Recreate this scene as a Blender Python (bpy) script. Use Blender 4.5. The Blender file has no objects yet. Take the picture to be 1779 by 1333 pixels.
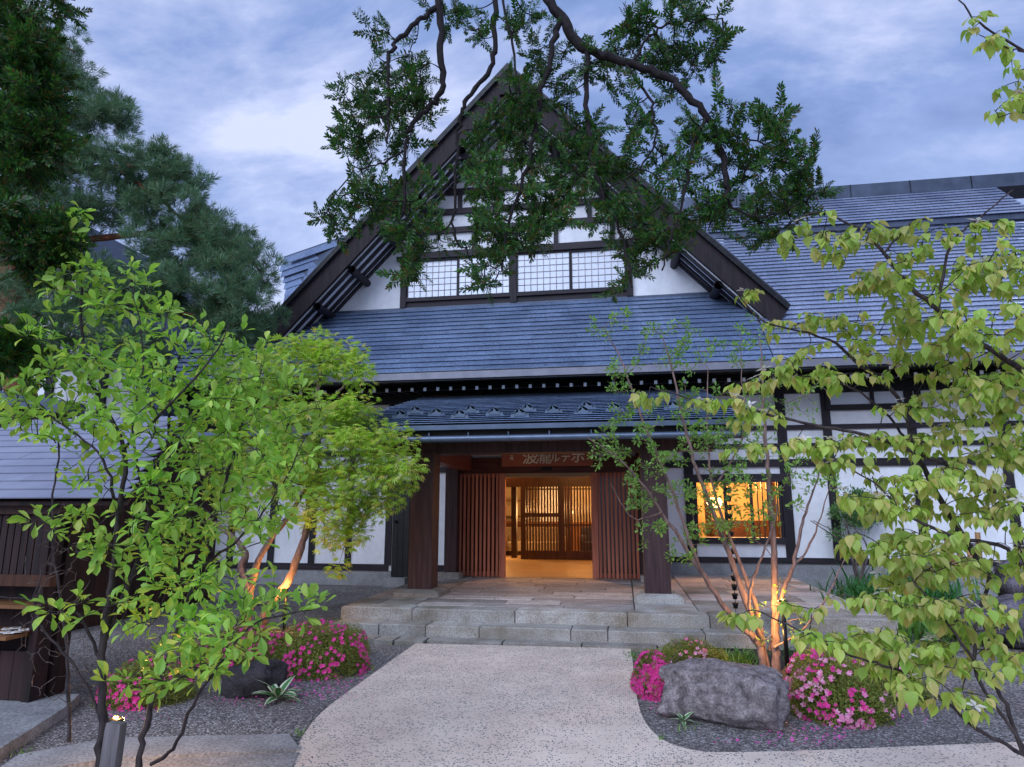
import bpy, math, random
import numpy as np
from mathutils import Vector, Matrix
random.seed(7); RS=np.random.RandomState(11)
sc=bpy.context.scene; C=sc.collection
rad=math.radians
# ------------------------------------------------------------------ camera, sky, light, exposure
F=1140.0; PSI=rad(9.5); TH=rad(10.9); H=1.7
cam_d=bpy.data.cameras.new('camera'); cam=bpy.data.objects.new('camera',cam_d); C.objects.link(cam); sc.camera=cam
cam_d.sensor_width=36; cam_d.lens=F/1779*36; cam_d.clip_end=600; cam_d.clip_start=0.05
cam.location=(0,0,H); cam.rotation_euler=(rad(90)+TH,0,PSI)
sc.render.resolution_x=1024; sc.render.resolution_y=767
sc.view_settings.view_transform='Standard'; sc.view_settings.look='None'; sc.view_settings.exposure=0.94; sc.view_settings.gamma=1
SUN_EL=38; SUN_AZ=200     # degrees; soft light from behind the camera, overcast dusk
w=bpy.data.worlds.new('World'); sc.world=w; w.use_nodes=True
nt=w.node_tree; nt.nodes.clear()
def N(nt,t,**k):
    n=nt.nodes.new(t)
    for a,b in k.items(): setattr(n,a,b)
    return n
def L(nt,a,b): nt.links.new(a,b)
def ramp(nt,src,stops,interp='LINEAR'):
    r=N(nt,'ShaderNodeValToRGB'); r.color_ramp.interpolation=interp
    while len(r.color_ramp.elements)<len(stops): r.color_ramp.elements.new(.5)
    for e,(p,c) in zip(r.color_ramp.elements,stops): e.position=p; e.color=tuple(c)+(1,) if len(c)==3 else c
    if src is not None: L(nt,src,r.inputs[0])
    return r.outputs[0]
sky=N(nt,'ShaderNodeTexSky'); sky.sky_type='NISHITA'; sky.sun_disc=False; sky.sun_elevation=rad(SUN_EL); sky.sun_rotation=rad(SUN_AZ)
b1=N(nt,'ShaderNodeBackground'); b1.inputs[1].default_value=0.06; L(nt,sky.outputs[0],b1.inputs[0])
tc=N(nt,'ShaderNodeTexCoord'); sep=N(nt,'ShaderNodeSeparateXYZ'); L(nt,tc.outputs['Generated'],sep.inputs[0])
zz=N(nt,'ShaderNodeMath',operation='ADD'); zz.inputs[1].default_value=.30; L(nt,sep.outputs[2],zz.inputs[0])
zm=N(nt,'ShaderNodeMath',operation='MAXIMUM'); zm.inputs[1].default_value=.12; L(nt,zz.outputs[0],zm.inputs[0])
cv=N(nt,'ShaderNodeVectorMath',operation='DIVIDE'); cb=N(nt,'ShaderNodeCombineXYZ')
for i in range(3): L(nt,zm.outputs[0],cb.inputs[i])
L(nt,tc.outputs['Generated'],cv.inputs[0]); L(nt,cb.outputs[0],cv.inputs[1])
mp=N(nt,'ShaderNodeMapping'); mp.inputs['Rotation'].default_value=(0,0,rad(28)); mp.inputs['Scale'].default_value=(1.5,2.7,1); mp.inputs['Location'].default_value=(7.3,2.2,0); L(nt,cv.outputs[0],mp.inputs[0])
n1=N(nt,'ShaderNodeTexNoise'); n1.inputs['Scale'].default_value=1.1; n1.inputs['Detail'].default_value=8; n1.inputs['Roughness'].default_value=.60; n1.inputs['Distortion'].default_value=.35; L(nt,mp.outputs[0],n1.inputs['Vector'])
ccol=ramp(nt,n1.outputs[0],[(.34,(.095,.150,.32)),(.45,(.15,.215,.41)),(.53,(.24,.295,.48)),(.64,(.40,.44,.61))])
hz=N(nt,'ShaderNodeMapRange'); hz.inputs[1].default_value=.55; hz.inputs[2].default_value=.15; hz.inputs[3].default_value=0; hz.inputs[4].default_value=.6; L(nt,sep.outputs[2],hz.inputs[0])
hm=N(nt,'ShaderNodeMix',data_type='RGBA'); L(nt,hz.outputs[0],hm.inputs[0]); L(nt,ccol,hm.inputs[6]); hm.inputs[7].default_value=(.37,.44,.65,1)
b2=N(nt,'ShaderNodeBackground'); L(nt,hm.outputs[2],b2.inputs[0]); b2.inputs[1].default_value=1.0
mx=N(nt,'ShaderNodeMixShader'); mx.inputs[0].default_value=.93; L(nt,b1.outputs[0],mx.inputs[1]); L(nt,b2.outputs[0],mx.inputs[2])
wo=N(nt,'ShaderNodeOutputWorld'); L(nt,mx.outputs[0],wo.inputs[0])
sd=bpy.data.lights.new('sun','SUN'); sd.energy=1.5; sd.angle=rad(50); sd.color=(.70,.79,1.0)
so=bpy.data.objects.new('sun',sd); C.objects.link(so)
az=rad(SUN_AZ); el=rad(SUN_EL)
so.rotation_euler=Vector((math.sin(az)*math.cos(el),math.cos(az)*math.cos(el),math.sin(el))).to_track_quat('Z','Y').to_euler()
# ------------------------------------------------------------------ pixel rays -> places at their own distance
_r=np.array((math.cos(PSI),math.sin(PSI),0)); _fh=np.array((-math.sin(PSI),math.cos(PSI),0)); _z=np.array((0,0,1.))
_f=math.cos(TH)*_fh+math.sin(TH)*_z; _u=-math.sin(TH)*_fh+math.cos(TH)*_z
def ray(px,py): return _f+(px-889.5)/F*_r-(py-666.5)/F*_u
def onY(px,py,Y): d=ray(px,py); t=Y/d[1]; return np.array((0,0,H))+d*t
def onZ(px,py,Z=0.): d=ray(px,py); t=(Z-H)/d[2]; return np.array((0,0,H))+d*t
def at(px,py,D): d=ray(px,py); t=D/np.dot(d,_fh); return np.array((0,0,H))+d*t
def proj(p):
    v=np.asarray(p,float)-np.array((0,0,H)); c=v@_f
    return 889.5+F*(v@_r)/c, 666.5-F*(v@_u)/c, c
# ------------------------------------------------------------------ materials
def princ(name,rough=.7,spec=.3,metal=0):
    m=bpy.data.materials.new(name); m.use_nodes=True; nt=m.node_tree; b=nt.nodes['Principled BSDF']
    b.inputs['Roughness'].default_value=rough; b.inputs['Specular IOR Level'].default_value=spec; b.inputs['Metallic'].default_value=metal
    return m,nt,b
def rnd(nt):   # one value per object and per loose piece
    oi=N(nt,'ShaderNodeObjectInfo'); g=N(nt,'ShaderNodeNewGeometry'); a=N(nt,'ShaderNodeMath',operation='ADD'); f=N(nt,'ShaderNodeMath',operation='FRACT')
    L(nt,oi.outputs['Random'],a.inputs[0]); L(nt,g.outputs['Random Per Island'],a.inputs[1]); L(nt,a.outputs[0],f.inputs[0]); return f.outputs[0]
def noise(nt,scale,detail=4,stretch=(1,1,1),rough=.55,dist=0):
    g=N(nt,'ShaderNodeNewGeometry'); m=N(nt,'ShaderNodeMapping'); m.inputs['Scale'].default_value=stretch; L(nt,g.outputs['Position'],m.inputs[0])
    n=N(nt,'ShaderNodeTexNoise'); n.inputs['Scale'].default_value=scale; n.inputs['Detail'].default_value=detail; n.inputs['Roughness'].default_value=rough; n.inputs['Distortion'].default_value=dist
    L(nt,m.outputs[0],n.inputs['Vector']); return n.outputs[0]
def mixc(nt,f,a,b,mode='MIX'):
    x=N(nt,'ShaderNodeMix',data_type='RGBA',blend_type=mode)
    for s,v in ((x.inputs[0],f),(x.inputs[6],a),(x.inputs[7],b)):
        if hasattr(v,'links'): L(nt,v,s)
        elif isinstance(v,(int,float)): s.default_value=v
        else: s.default_value=tuple(v)+(1,)
    return x.outputs[2]
def bump(nt,b,h,strength=.3,dist=.01):
    x=N(nt,'ShaderNodeBump'); x.inputs['Strength'].default_value=strength; x.inputs['Distance'].default_value=dist; L(nt,h,x.inputs['Height']); L(nt,x.outputs[0],b.inputs['Normal'])
def mat_noise(name,c1,c2,scale=8,stretch=(1,1,1),rough=.7,bm=.2,bd=.005,var=.25,spec=.3,metal=0,fine=None):
    m,nt,b=princ(name,rough,spec,metal)
    n=noise(nt,scale,5,stretch); col=ramp(nt,n,[(.32,c1),(.68,c2)])
    r=rnd(nt); v=ramp(nt,r,[(0,(1-var,)*3),(1,(1+var,)*3)]); col=mixc(nt,1.0,col,v,'MULTIPLY')
    if fine:
        n2=noise(nt,fine,3); v2=ramp(nt,n2,[(.35,(.62,)*3),(.6,(1.15,)*3)] if fine>10 else [(.3,(.93,)*3),(.6,(1.02,)*3)]); col=mixc(nt,1.0,col,v2,'MULTIPLY')
        bump(nt,b,n2,bm,bd)
    else: bump(nt,b,n,bm,bd)
    L(nt,col,b.inputs['Base Color']); return m
def mat_leaf(name,cols,trans=.45,rough=.45,tcol=None):
    m,nt,b=princ(name,rough,.35)
    r=rnd(nt); k=len(cols); col=ramp(nt,r,[(i/(k-1) if k>1 else 0,c) for i,c in enumerate(cols)])
    n=noise(nt,2.2,2); v=ramp(nt,n,[(.3,(.78,)*3),(.7,(1.2,)*3)]); col=mixc(nt,1,col,v,'MULTIPLY')
    L(nt,col,b.inputs['Base Color']); t=N(nt,'ShaderNodeBsdfTranslucent')
    tc=mixc(nt,1,col,tcol or (1.3,1.35,.7),'MULTIPLY'); L(nt,tc,t.inputs[0])
    mx=N(nt,'ShaderNodeMixShader'); mx.inputs[0].default_value=trans; L(nt,b.outputs[0],mx.inputs[1]); L(nt,t.outputs[0],mx.inputs[2])
    L(nt,mx.outputs[0],nt.nodes['Material Output'].inputs[0]); return m
def mat_emit(name,col,s):
    m,nt,b=princ(name); b.inputs['Base Color'].default_value=col+(1,); b.inputs['Emission Color'].default_value=col+(1,); b.inputs['Emission Strength'].default_value=s; return m
M={}
M['plaster']=mat_noise('white_plaster',(.70,.71,.73),(.83,.84,.86),1.6,(1,1,.35),rough=.9,bm=.06,var=.02,fine=7)
M['plaster2']=mat_noise('soffit_board_white',(.62,.62,.64),(.74,.74,.76),3,rough=.85,var=.05)
M['timber']=mat_noise('dark_stained_timber',(.010,.008,.012),(.028,.021,.027),14,(1,1,.12),rough=.6,bm=.4,var=.25)
M['timberh']=mat_noise('dark_stained_beam',(.011,.009,.012),(.032,.023,.028),14,(.12,1,1),rough=.6,bm=.4,var=.25)
M['column']=mat_noise('brown_black_column_wood',(.034,.018,.020),(.082,.044,.046),22,(1,1,.06),rough=.55,bm=.5,var=.15)
M['barge']=mat_noise('weathered_black_brown_board',(.007,.005,.007),(.025,.015,.018),18,(1,1,.1),rough=.7,bm=.4,var=.1)
M['redwood']=mat_noise('reddish_slat_wood',(.46,.135,.075),(.66,.23,.13),26,(1,1,.07),rough=.5,bm=.3,var=.22)
M['redwoodh']=mat_noise('reddish_beam_wood',(.18,.042,.028),(.28,.075,.045),18,(.1,1,1),rough=.5,bm=.3,var=.1)
M['signwood']=mat_noise('sign_board_wood',(.34,.085,.045),(.48,.14,.07),16,(.1,1,1),rough=.5,bm=.3,var=.02)
M['lintel']=mat_noise('dark_red_beam',(.06,.018,.016),(.13,.038,.03),16,(.1,1,1),rough=.5,bm=.3,var=.02)
M['black']=mat_noise('black_lacquer',(.008,.009,.010),(.018,.018,.02),6,rough=.5,var=.1)
M['glassdark']=mat_noise('dark_screen_glass',(.03,.012,.012),(.06,.02,.02),2,rough=.15,var=.05,spec=.6)
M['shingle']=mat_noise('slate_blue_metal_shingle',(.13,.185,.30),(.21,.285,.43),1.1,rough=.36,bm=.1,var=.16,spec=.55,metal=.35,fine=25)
M['shingle_l']=mat_noise('sky_sheen_metal_shingle',(.24,.29,.42),(.37,.425,.57),1.2,(1,.4,.4),rough=.30,bm=.1,var=.12,spec=.6,metal=.45,fine=25)  # wing shingles: reflected sky is lightened into the base colour
M['ridge']=mat_noise('dark_metal_ridge',(.055,.070,.10),(.085,.105,.15),3,rough=.45,var=.1,metal=.4)
M['guard']=mat_noise('grey_green_cast_metal',(.085,.115,.16),(.11,.15,.20),2,rough=.5,var=.1,metal=.2)
M['gutter']=mat_noise('grey_gutter_metal',(.16,.16,.19),(.22,.22,.25),4,rough=.4,var=.05,metal=.3)
M['gutter2']=mat_noise('blue_grey_gutter_metal',(.08,.11,.16),(.12,.155,.22),4,rough=.35,var=.05,metal=.4)
M['stone']=mat_noise('weathered_step_stone',(.23,.20,.155),(.44,.425,.39),2.4,rough=.85,bm=.5,bd=.006,var=.30,fine=70)
M['paver']=mat_noise('porch_paving_stone',(.31,.27,.245),(.54,.475,.44),4.0,(1,2.5,1),rough=.75,bm=.35,bd=.004,var=.28,fine=55)
M['concrete']=mat_noise('grey_concrete',(.22,.22,.22),(.33,.33,.33),4,rough=.9,bm=.2,var=.04,fine=50)
M['rock']=mat_noise('grey_violet_rock',(.10,.080,.080),(.33,.285,.28),13,rough=.85,bm=.7,bd=.02,var=.05,fine=60)
M['rockd']=mat_noise('dark_rock',(.018,.017,.02),(.06,.055,.06),7,rough=.85,bm=.7,bd=.02,var=.05,fine=60)
M['bark']=mat_noise('grey_brown_bark',(.045,.034,.032),(.15,.115,.105),30,(1,1,.2),rough=.85,bm=.6,var=.1)
M['barkg']=mat_noise('dark_grey_bark',(.018,.013,.014),(.075,.055,.053),34,(1,1,.3),rough=.85,bm=.6,var=.1)
M['rockm']=mat_noise('dark_fissured_rock',(.015,.013,.018),(.17,.15,.18),5,(1,1,.6),rough=.8,bm=.8,bd=.03,var=.05,fine=30)
M['barkp']=mat_noise('pinkish_peeling_bark',(.12,.075,.065),(.30,.20,.17),26,(1,1,.3),rough=.8,bm=.4,var=.1)
M['barkd']=mat_noise('dark_bark',(.006,.005,.006),(.024,.017,.017),40,rough=.9,bm=.7,var=.1)
M['barkr']=mat_noise('red_pine_bark',(.08,.035,.022),(.28,.10,.05),14,rough=.9,bm=.8,var=.1)
M['white']=mat_noise('white_paint',(.75,.75,.75),(.8,.8,.8),5,rough=.6,var=.02)
M['paper']=mat_noise('washi_paper_behind_glass',(.60,.65,.72),(.70,.74,.80),1.5,rough=.25,var=.06,spec=.6)
M['kumiko']=mat_noise('shoji_lattice_wood',(.30,.25,.26),(.40,.33,.33),8,rough=.6,var=.05)
M['char']=mat_noise('charred_plank',(.012,.008,.008),(.045,.020,.018),16,(1,1,.08),rough=.65,bm=.4,var=.4)
M['boardgreyblue']=mat_noise('painted_blue_grey_board',(.19,.20,.27),(.26,.27,.34),2,rough=.6,var=.07)
M['greyplank']=mat_noise('weathered_grey_plank',(.09,.08,.08),(.20,.18,.18),20,(1,1,.1),rough=.8,bm=.4,var=.1)
M['tan']=mat_noise('tan_floor_board',(.34,.22,.11),(.46,.30,.16),5,(.1,1,1),rough=.4,var=.15)
M['cream']=mat_noise('cream_wall',(.55,.44,.30),(.62,.50,.34),2,rough=.8,var=.03)
M['sofa']=mat_noise('beige_fabric',(.35,.27,.18),(.5,.40,.28),20,rough=.9,var=.1)
M['sofab']=mat_noise('blue_fabric',(.05,.07,.13),(.10,.12,.2),20,rough=.9,var=.1)
M['wooddark']=mat_noise('dark_interior_wood',(.035,.015,.008),(.085,.035,.018),14,(1,1,.1),rough=.4,var=.15)
M['woodmid']=mat_noise('brown_interior_wood',(.16,.075,.03),(.26,.12,.05),14,(1,1,.1),rough=.45,var=.15)
M['bamboo']=mat_noise('dried_bamboo',(.30,.17,.07),(.45,.27,.12),12,rough=.4,var=.2)
M['iron']=mat_noise('black_iron',(.008,.009,.01),(.02,.02,.022),9,rough=.4,var=.05,metal=.6)
M['lampwarm']=mat_emit('warm_lamp_glow',(1,.62,.25),9)
M['lampshade']=mat_emit('lit_paper_shade',(1,.66,.32),2.6)
M['signtext']=mat_noise('cream_lettering',(.80,.68,.50),(.9,.78,.58),9,rough=.6,var=.02)
M['soil']=mat_noise('dark_garden_soil',(.035,.026,.024),(.10,.078,.07),9,rough=.95,bm=.8,bd=.02,fine=60)
M['petal']=mat_leaf('fallen_pink_petal',[(.66,.06,.38),(.78,.14,.50)],.2)
M['fl_hot']=mat_leaf('hot_pink_blossom',[(0.725,0.036,0.276),(0.843,0.084,0.386),(0.706,0.030,0.276),(0.784,0.096,0.331)],.25,tcol=(1.1,.8,1))
M['fl_pale']=mat_leaf('pale_pink_blossom',[(.80,.20,.42),(.85,.50,.62),(.80,.12,.36)],.25,tcol=(1.1,.8,1))
M['bract']=mat_leaf('white_bract',[(.72,.72,.66),(.78,.74,.68),(.75,.60,.52)],.35,tcol=(1,1,1))
M['l_left']=mat_leaf('fresh_green_leaf',[(0.258,0.477,0.073),(0.386,0.603,0.113),(0.194,0.403,0.062),(0.542,0.654,0.134)],.42)
M['l_dog']=mat_leaf('yellow_green_leaf',[(0.302,0.464,0.076),(0.437,0.540,0.123),(0.246,0.410,0.067),(0.582,0.497,0.190),(0.403,0.518,0.104)],.42)
M['l_maple']=mat_leaf('maple_leaf',[(0.370,0.556,0.075),(0.495,0.653,0.110),(0.297,0.521,0.067),(0.717,0.581,0.168)],.42)
M['l_small']=mat_leaf('small_green_leaf',[(0.153,0.313,0.072),(0.212,0.389,0.090),(0.260,0.432,0.108)],.4)
M['l_azalea']=mat_leaf('azalea_leaf',[(0.106,0.173,0.027),(0.224,0.281,0.045),(0.283,0.216,0.063)],.25)
M['l_shrub']=mat_leaf('dark_shrub_leaf',[(0.060,0.147,0.040),(0.120,0.252,0.064)],.25)
M['l_grass']=mat_leaf('grass_blade',[(0.071,0.184,0.032),(0.142,0.302,0.054),(0.307,0.432,0.144)],.35)
M['l_iris']=mat_leaf('iris_blade',[(.03,.13,.03),(.06,.22,.05)],.3)
M['needle']=mat_leaf('yew_needle',[(.010,.045,.014),(.022,.095,.020),(.075,.20,.028),(.014,.062,.018),(.13,.085,.02)],.28)
M['pine']=mat_leaf('pine_needle',[(.075,.175,.095),(.12,.24,.13),(.095,.20,.105),(.21,.21,.10)],.2)
M['violet']=mat_leaf('violet_blossom',[(.18,.05,.30),(.28,.10,.42)],.2)
def mat_hosta():
    m,nt,b=princ('hosta_leaf',.4,.4); tc=N(nt,'ShaderNodeTexCoord'); s=N(nt,'ShaderNodeSeparateXYZ'); L(nt,tc.outputs['UV'],s.inputs[0])
    col=ramp(nt,s.outputs[1],[(.0,(.70,.72,.55)),(.16,(.60,.66,.42)),(.26,(.05,.16,.05)),(.5,(.07,.20,.06)),(.74,(.05,.16,.05)),(.84,(.60,.66,.42)),(1,(.7,.72,.55))]); L(nt,col,b.inputs['Base Color']); return m
M['hosta']=mat_hosta()
def mat_gravel():
    m,nt,b=princ('grey_gravel',.9,.2)
    g=N(nt,'ShaderNodeNewGeometry'); v=N(nt,'ShaderNodeTexVoronoi'); v.inputs['Scale'].default_value=62; v.inputs['Randomness'].default_value=1; L(nt,g.outputs['Position'],v.inputs['Vector'])
    s=N(nt,'ShaderNodeSeparateColor'); L(nt,v.outputs['Color'],s.inputs[0])
    col=ramp(nt,s.outputs[0],[(0,(.16,.15,.145)),(.4,(.30,.275,.265)),(.75,(.46,.43,.41)),(1,(.80,.76,.74))])
    d=ramp(nt,v.outputs['Distance'],[(0,(1.1,)*3),(.7,(.35,)*3)]); col=mixc(nt,1,col,d,'MULTIPLY')
    n=noise(nt,1.1,3); col=mixc(nt,ramp(nt,n,[(.45,(0,)*3),(.75,(.55,)*3)]),col,(.09,.06,.055)); L(nt,col,b.inputs['Base Color'])
    inv=N(nt,'ShaderNodeMath',operation='MULTIPLY'); inv.inputs[1].default_value=-1; L(nt,v.outputs['Distance'],inv.inputs[0]); bump(nt,b,inv.outputs[0],1,.012); return m
M['gravel']=mat_gravel()
def mat_path():
    m,nt,b=princ('beige_exposed_aggregate',.8,.25)
    g=N(nt,'ShaderNodeNewGeometry'); v=N(nt,'ShaderNodeTexVoronoi'); v.inputs['Scale'].default_value=58; L(nt,g.outputs['Position'],v.inputs['Vector'])
    s=N(nt,'ShaderNodeSeparateColor'); L(nt,v.outputs['Color'],s.inputs[0])
    n=noise(nt,1.6,3); n2=noise(nt,9,3); add=N(nt,'ShaderNodeMath',operation='ADD'); L(nt,n,add.inputs[0]); L(nt,n2,add.inputs[1])
    thr=N(nt,'ShaderNodeMapRange'); thr.inputs[1].default_value=.75; thr.inputs[2].default_value=1.3; thr.inputs[3].default_value=.90; thr.inputs[4].default_value=.28; L(nt,add.outputs[0],thr.inputs[0])
    gt=N(nt,'ShaderNodeMath',operation='GREATER_THAN'); L(nt,s.outputs[0],gt.inputs[0]); L(nt,thr.outputs[0],gt.inputs[1])
    near=N(nt,'ShaderNodeMath',operation='LESS_THAN'); near.inputs[1].default_value=.42; L(nt,v.outputs['Distance'],near.inputs[0])
    mul=N(nt,'ShaderNodeMath',operation='MULTIPLY'); L(nt,gt.outputs[0],mul.inputs[0]); L(nt,near.outputs[0],mul.inputs[1])
    stone=ramp(nt,s.outputs[1],[(0,(.055,.07,.085)),(.7,(.13,.15,.17)),(1,(.30,.27,.25))])
    base=ramp(nt,noise(nt,2.5,6),[(.3,(.64,.515,.425)),(.7,(.78,.65,.54))])
    base=mixc(nt,1,base,ramp(nt,noise(nt,120,2),[(.3,(.8,)*3),(.7,(1.1,)*3)]),'MULTIPLY')
    col=mixc(nt,mul.outputs[0],base,stone); L(nt,col,b.inputs['Base Color']); bump(nt,b,mul.outputs[0],.35,.004); return m
M['path']=mat_path()
# ------------------------------------------------------------------ object helpers
WM={}
def link(o,parent=None,mw=None):
    C.objects.link(o); mw=mw or Matrix.Identity(4)
    if parent is not None: o.parent=parent; o.matrix_basis=WM[parent.name].inverted()@mw
    else: o.matrix_basis=mw
    WM[o.name]=mw; return o
def tag(o,label=None,cat=None,group=None,kind=None):
    if label: o['label']=label
    if cat: o['category']=cat
    if group: o['group']=group
    if kind: o['kind']=kind
    return o
def thing(name,label,cat,loc,group=None):
    return tag(link(bpy.data.objects.new(name,None),None,Matrix.Translation(Vector([float(v) for v in loc]))),label,cat,group)
def mesh_np(name,v,f,mat=None,smooth=False,uv=None):
    me=bpy.data.meshes.new(name); v=np.asarray(v,np.float32)
    if isinstance(f,np.ndarray):
        k=f.shape[1]; me.vertices.add(len(v)); me.vertices.foreach_set('co',v.ravel()); me.loops.add(f.size); me.loops.foreach_set('vertex_index',f.astype(np.int32).ravel())
        me.polygons.add(len(f)); me.polygons.foreach_set('loop_start',np.arange(0,f.size,k,dtype=np.int32)); me.polygons.foreach_set('loop_total',np.full(len(f),k,np.int32)); me.update(calc_edges=True)
    else: me.from_pydata([tuple(map(float,a)) for a in v],[],f); me.update()
    if smooth: me.polygons.foreach_set('use_smooth',[True]*len(me.polygons))
    if mat: me.materials.append(mat)
    return me
def mobj(name,v,f,mat,parent=None,smooth=False,mw=None,center=False):
    v=np.asarray(v,float)
    if center: c=v.mean(0); v=v-c; mw=Matrix.Translation(Vector(c))
    return link(bpy.data.objects.new(name,mesh_np(name,v,f,mat,smooth)),parent,mw)
BOXV=np.array([(x,y,z) for x in (-.5,.5) for y in (-.5,.5) for z in (-.5,.5)],float)
BOXF=[(0,1,3,2),(4,6,7,5),(0,4,5,1),(2,3,7,6),(0,2,6,4),(1,5,7,3)]
_bm={}
def bevbox():   # unit block whose top edges are worn
    e=.47; v=[(-.5,-.5,-.5),(.5,-.5,-.5),(.5,.5,-.5),(-.5,.5,-.5),(-.5,-.5,.42),(.5,-.5,.42),(.5,.5,.42),(-.5,.5,.42),(-e,-e,.5),(e,-e,.5),(e,e,.5),(-e,e,.5)]
    return v,[(3,2,1,0),(0,1,5,4),(1,2,6,5),(2,3,7,6),(3,0,4,7),(4,5,9,8),(5,6,10,9),(6,7,11,10),(7,4,8,11),(8,9,10,11)]
def bx(name,c,s,mat,parent=None,rz=0,M3=None,bev=False,kind=None):
    key=(mat.name,bev)
    if key not in _bm:
        v,f=bevbox() if bev else (BOXV,BOXF); _bm[key]=mesh_np('block',v,f,mat)
    R=M3.to_4x4() if M3 is not None else Matrix.Rotation(rz,4,'Z')
    mw=Matrix.Translation(Vector([float(a) for a in c]))@R@Matrix.Diagonal(Vector([float(a) for a in s]+[1]))
    o=link(bpy.data.objects.new(name,_bm[key]),parent,mw)
    if kind: o['kind']=kind
    return o
def span(name,x0,x1,y0,y1,z0,z1,mat,parent=None,**k): return bx(name,((x0+x1)/2,(y0+y1)/2,(z0+z1)/2),(abs(x1-x0),abs(y1-y0),abs(z1-z0)),mat,parent,**k)
def beam(name,a,b,wd,th,mat,parent=None,up=(0,0,1)):   # box along a-b; wd sideways, th along up
    a=Vector([float(x) for x in a]); b=Vector([float(x) for x in b]); d=b-a; x=d.normalized(); y=Vector(up).cross(x).normalized(); z=x.cross(y)
    return bx(name,(a+b)/2,(d.length,wd,th),mat,parent,M3=Matrix((x,y,z)).transposed())
def smoothpath(pts,k=5):
    P=np.array(pts,float); P=np.vstack([2*P[0]-P[1],P,2*P[-1]-P[-2]]); out=[]
    for i in range(1,len(P)-2):
        for t in np.arange(k)/k:
            a,b,c,d=P[i-1:i+3]; out.append(.5*((2*b)+(-a+c)*t+(2*a-5*b+4*c-d)*t*t+(-a+3*b-3*c+d)*t**3))
    out.append(P[-2]); return np.array(out)
def tube(P,R,n=6):
    P=np.asarray(P,float); R=np.asarray(R,float)*np.ones(len(P)); T=np.gradient(P,axis=0); T/=np.linalg.norm(T,axis=1)[:,None]+1e-9
    ref=np.array((.3,.9,.2)); A=np.cross(T,ref); A/=np.linalg.norm(A,axis=1)[:,None]+1e-9; B=np.cross(T,A)
    an=np.arange(n)*2*math.pi/n; V=(P[:,None]+R[:,None,None]*(np.cos(an)[None,:,None]*A[:,None]+np.sin(an)[None,:,None]*B[:,None])).reshape(-1,3)
    i=np.arange(len(P)-1)[:,None]*n; j=np.arange(n)[None]; j2=(j+1)%n
    Fq=np.stack([i+j,i+j2,i+n+j2,i+n+j],-1).reshape(-1,4); return V,Fq
class Bag:
    def __init__(s): s.v=[];s.f=[];s.n=0
    def add(s,v,f): s.v.append(np.asarray(v)); s.f.append(np.asarray(f)+s.n); s.n+=len(v)
    def obj(s,name,mat,parent=None,smooth=False,kind=None):
        o=mobj(name,np.vstack(s.v),np.vstack(s.f),mat,parent,smooth)
        if kind: o['kind']=kind
        return o
def lathe(name,prof,mat,parent,loc,n=14,smooth=True):
    an=np.arange(n)*2*math.pi/n; V=[(r*math.cos(a),r*math.sin(a),z) for r,z in prof for a in an]; k=len(prof)
    Fq=[(i*n+j,i*n+(j+1)%n,(i+1)*n+(j+1)%n,(i+1)*n+j) for i in range(k-1) for j in range(n)]+[tuple(range(n))[::-1],tuple((k-1)*n+j for j in range(n))]
    return link(bpy.data.objects.new(name,mesh_np(name,V,Fq,mat,smooth)),parent,Matrix.Translation(Vector([float(a) for a in loc])))
def prism(name,poly,d,mat,parent=None,axis='Y'):   # poly of 3-D points in a plane, pushed by vector d
    n=len(poly); P=np.array(poly,float); V=np.vstack([P,P+np.array(d,float)])
    Fq=[tuple(range(n)),tuple(range(2*n-1,n-1,-1))]+[(i,i+n,(i+1)%n+n,(i+1)%n) for i in range(n)]
    o=mobj(name,V,Fq,mat,parent,center=True)
    me=o.data; import bmesh; b=bmesh.new(); b.from_mesh(me); bmesh.ops.recalc_face_normals(b,faces=b.faces); b.to_mesh(me); b.free(); return o
def frames(p,d,up,s):
    p=np.asarray(p,float);n=len(p); d=np.asarray(d,float)/(np.linalg.norm(d,axis=1)[:,None]+1e-9); y=np.cross(up,d); y/=np.linalg.norm(y,axis=1)[:,None]+1e-9; z=np.cross(d,y)
    X=np.zeros((n,4,4)); s=np.asarray(s,float)*np.ones(n); X[:,:3,0]=d*s[:,None]; X[:,:3,1]=y*s[:,None]; X[:,:3,2]=z*s[:,None]; X[:,:3,3]=p; X[:,3,3]=1; return X
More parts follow.
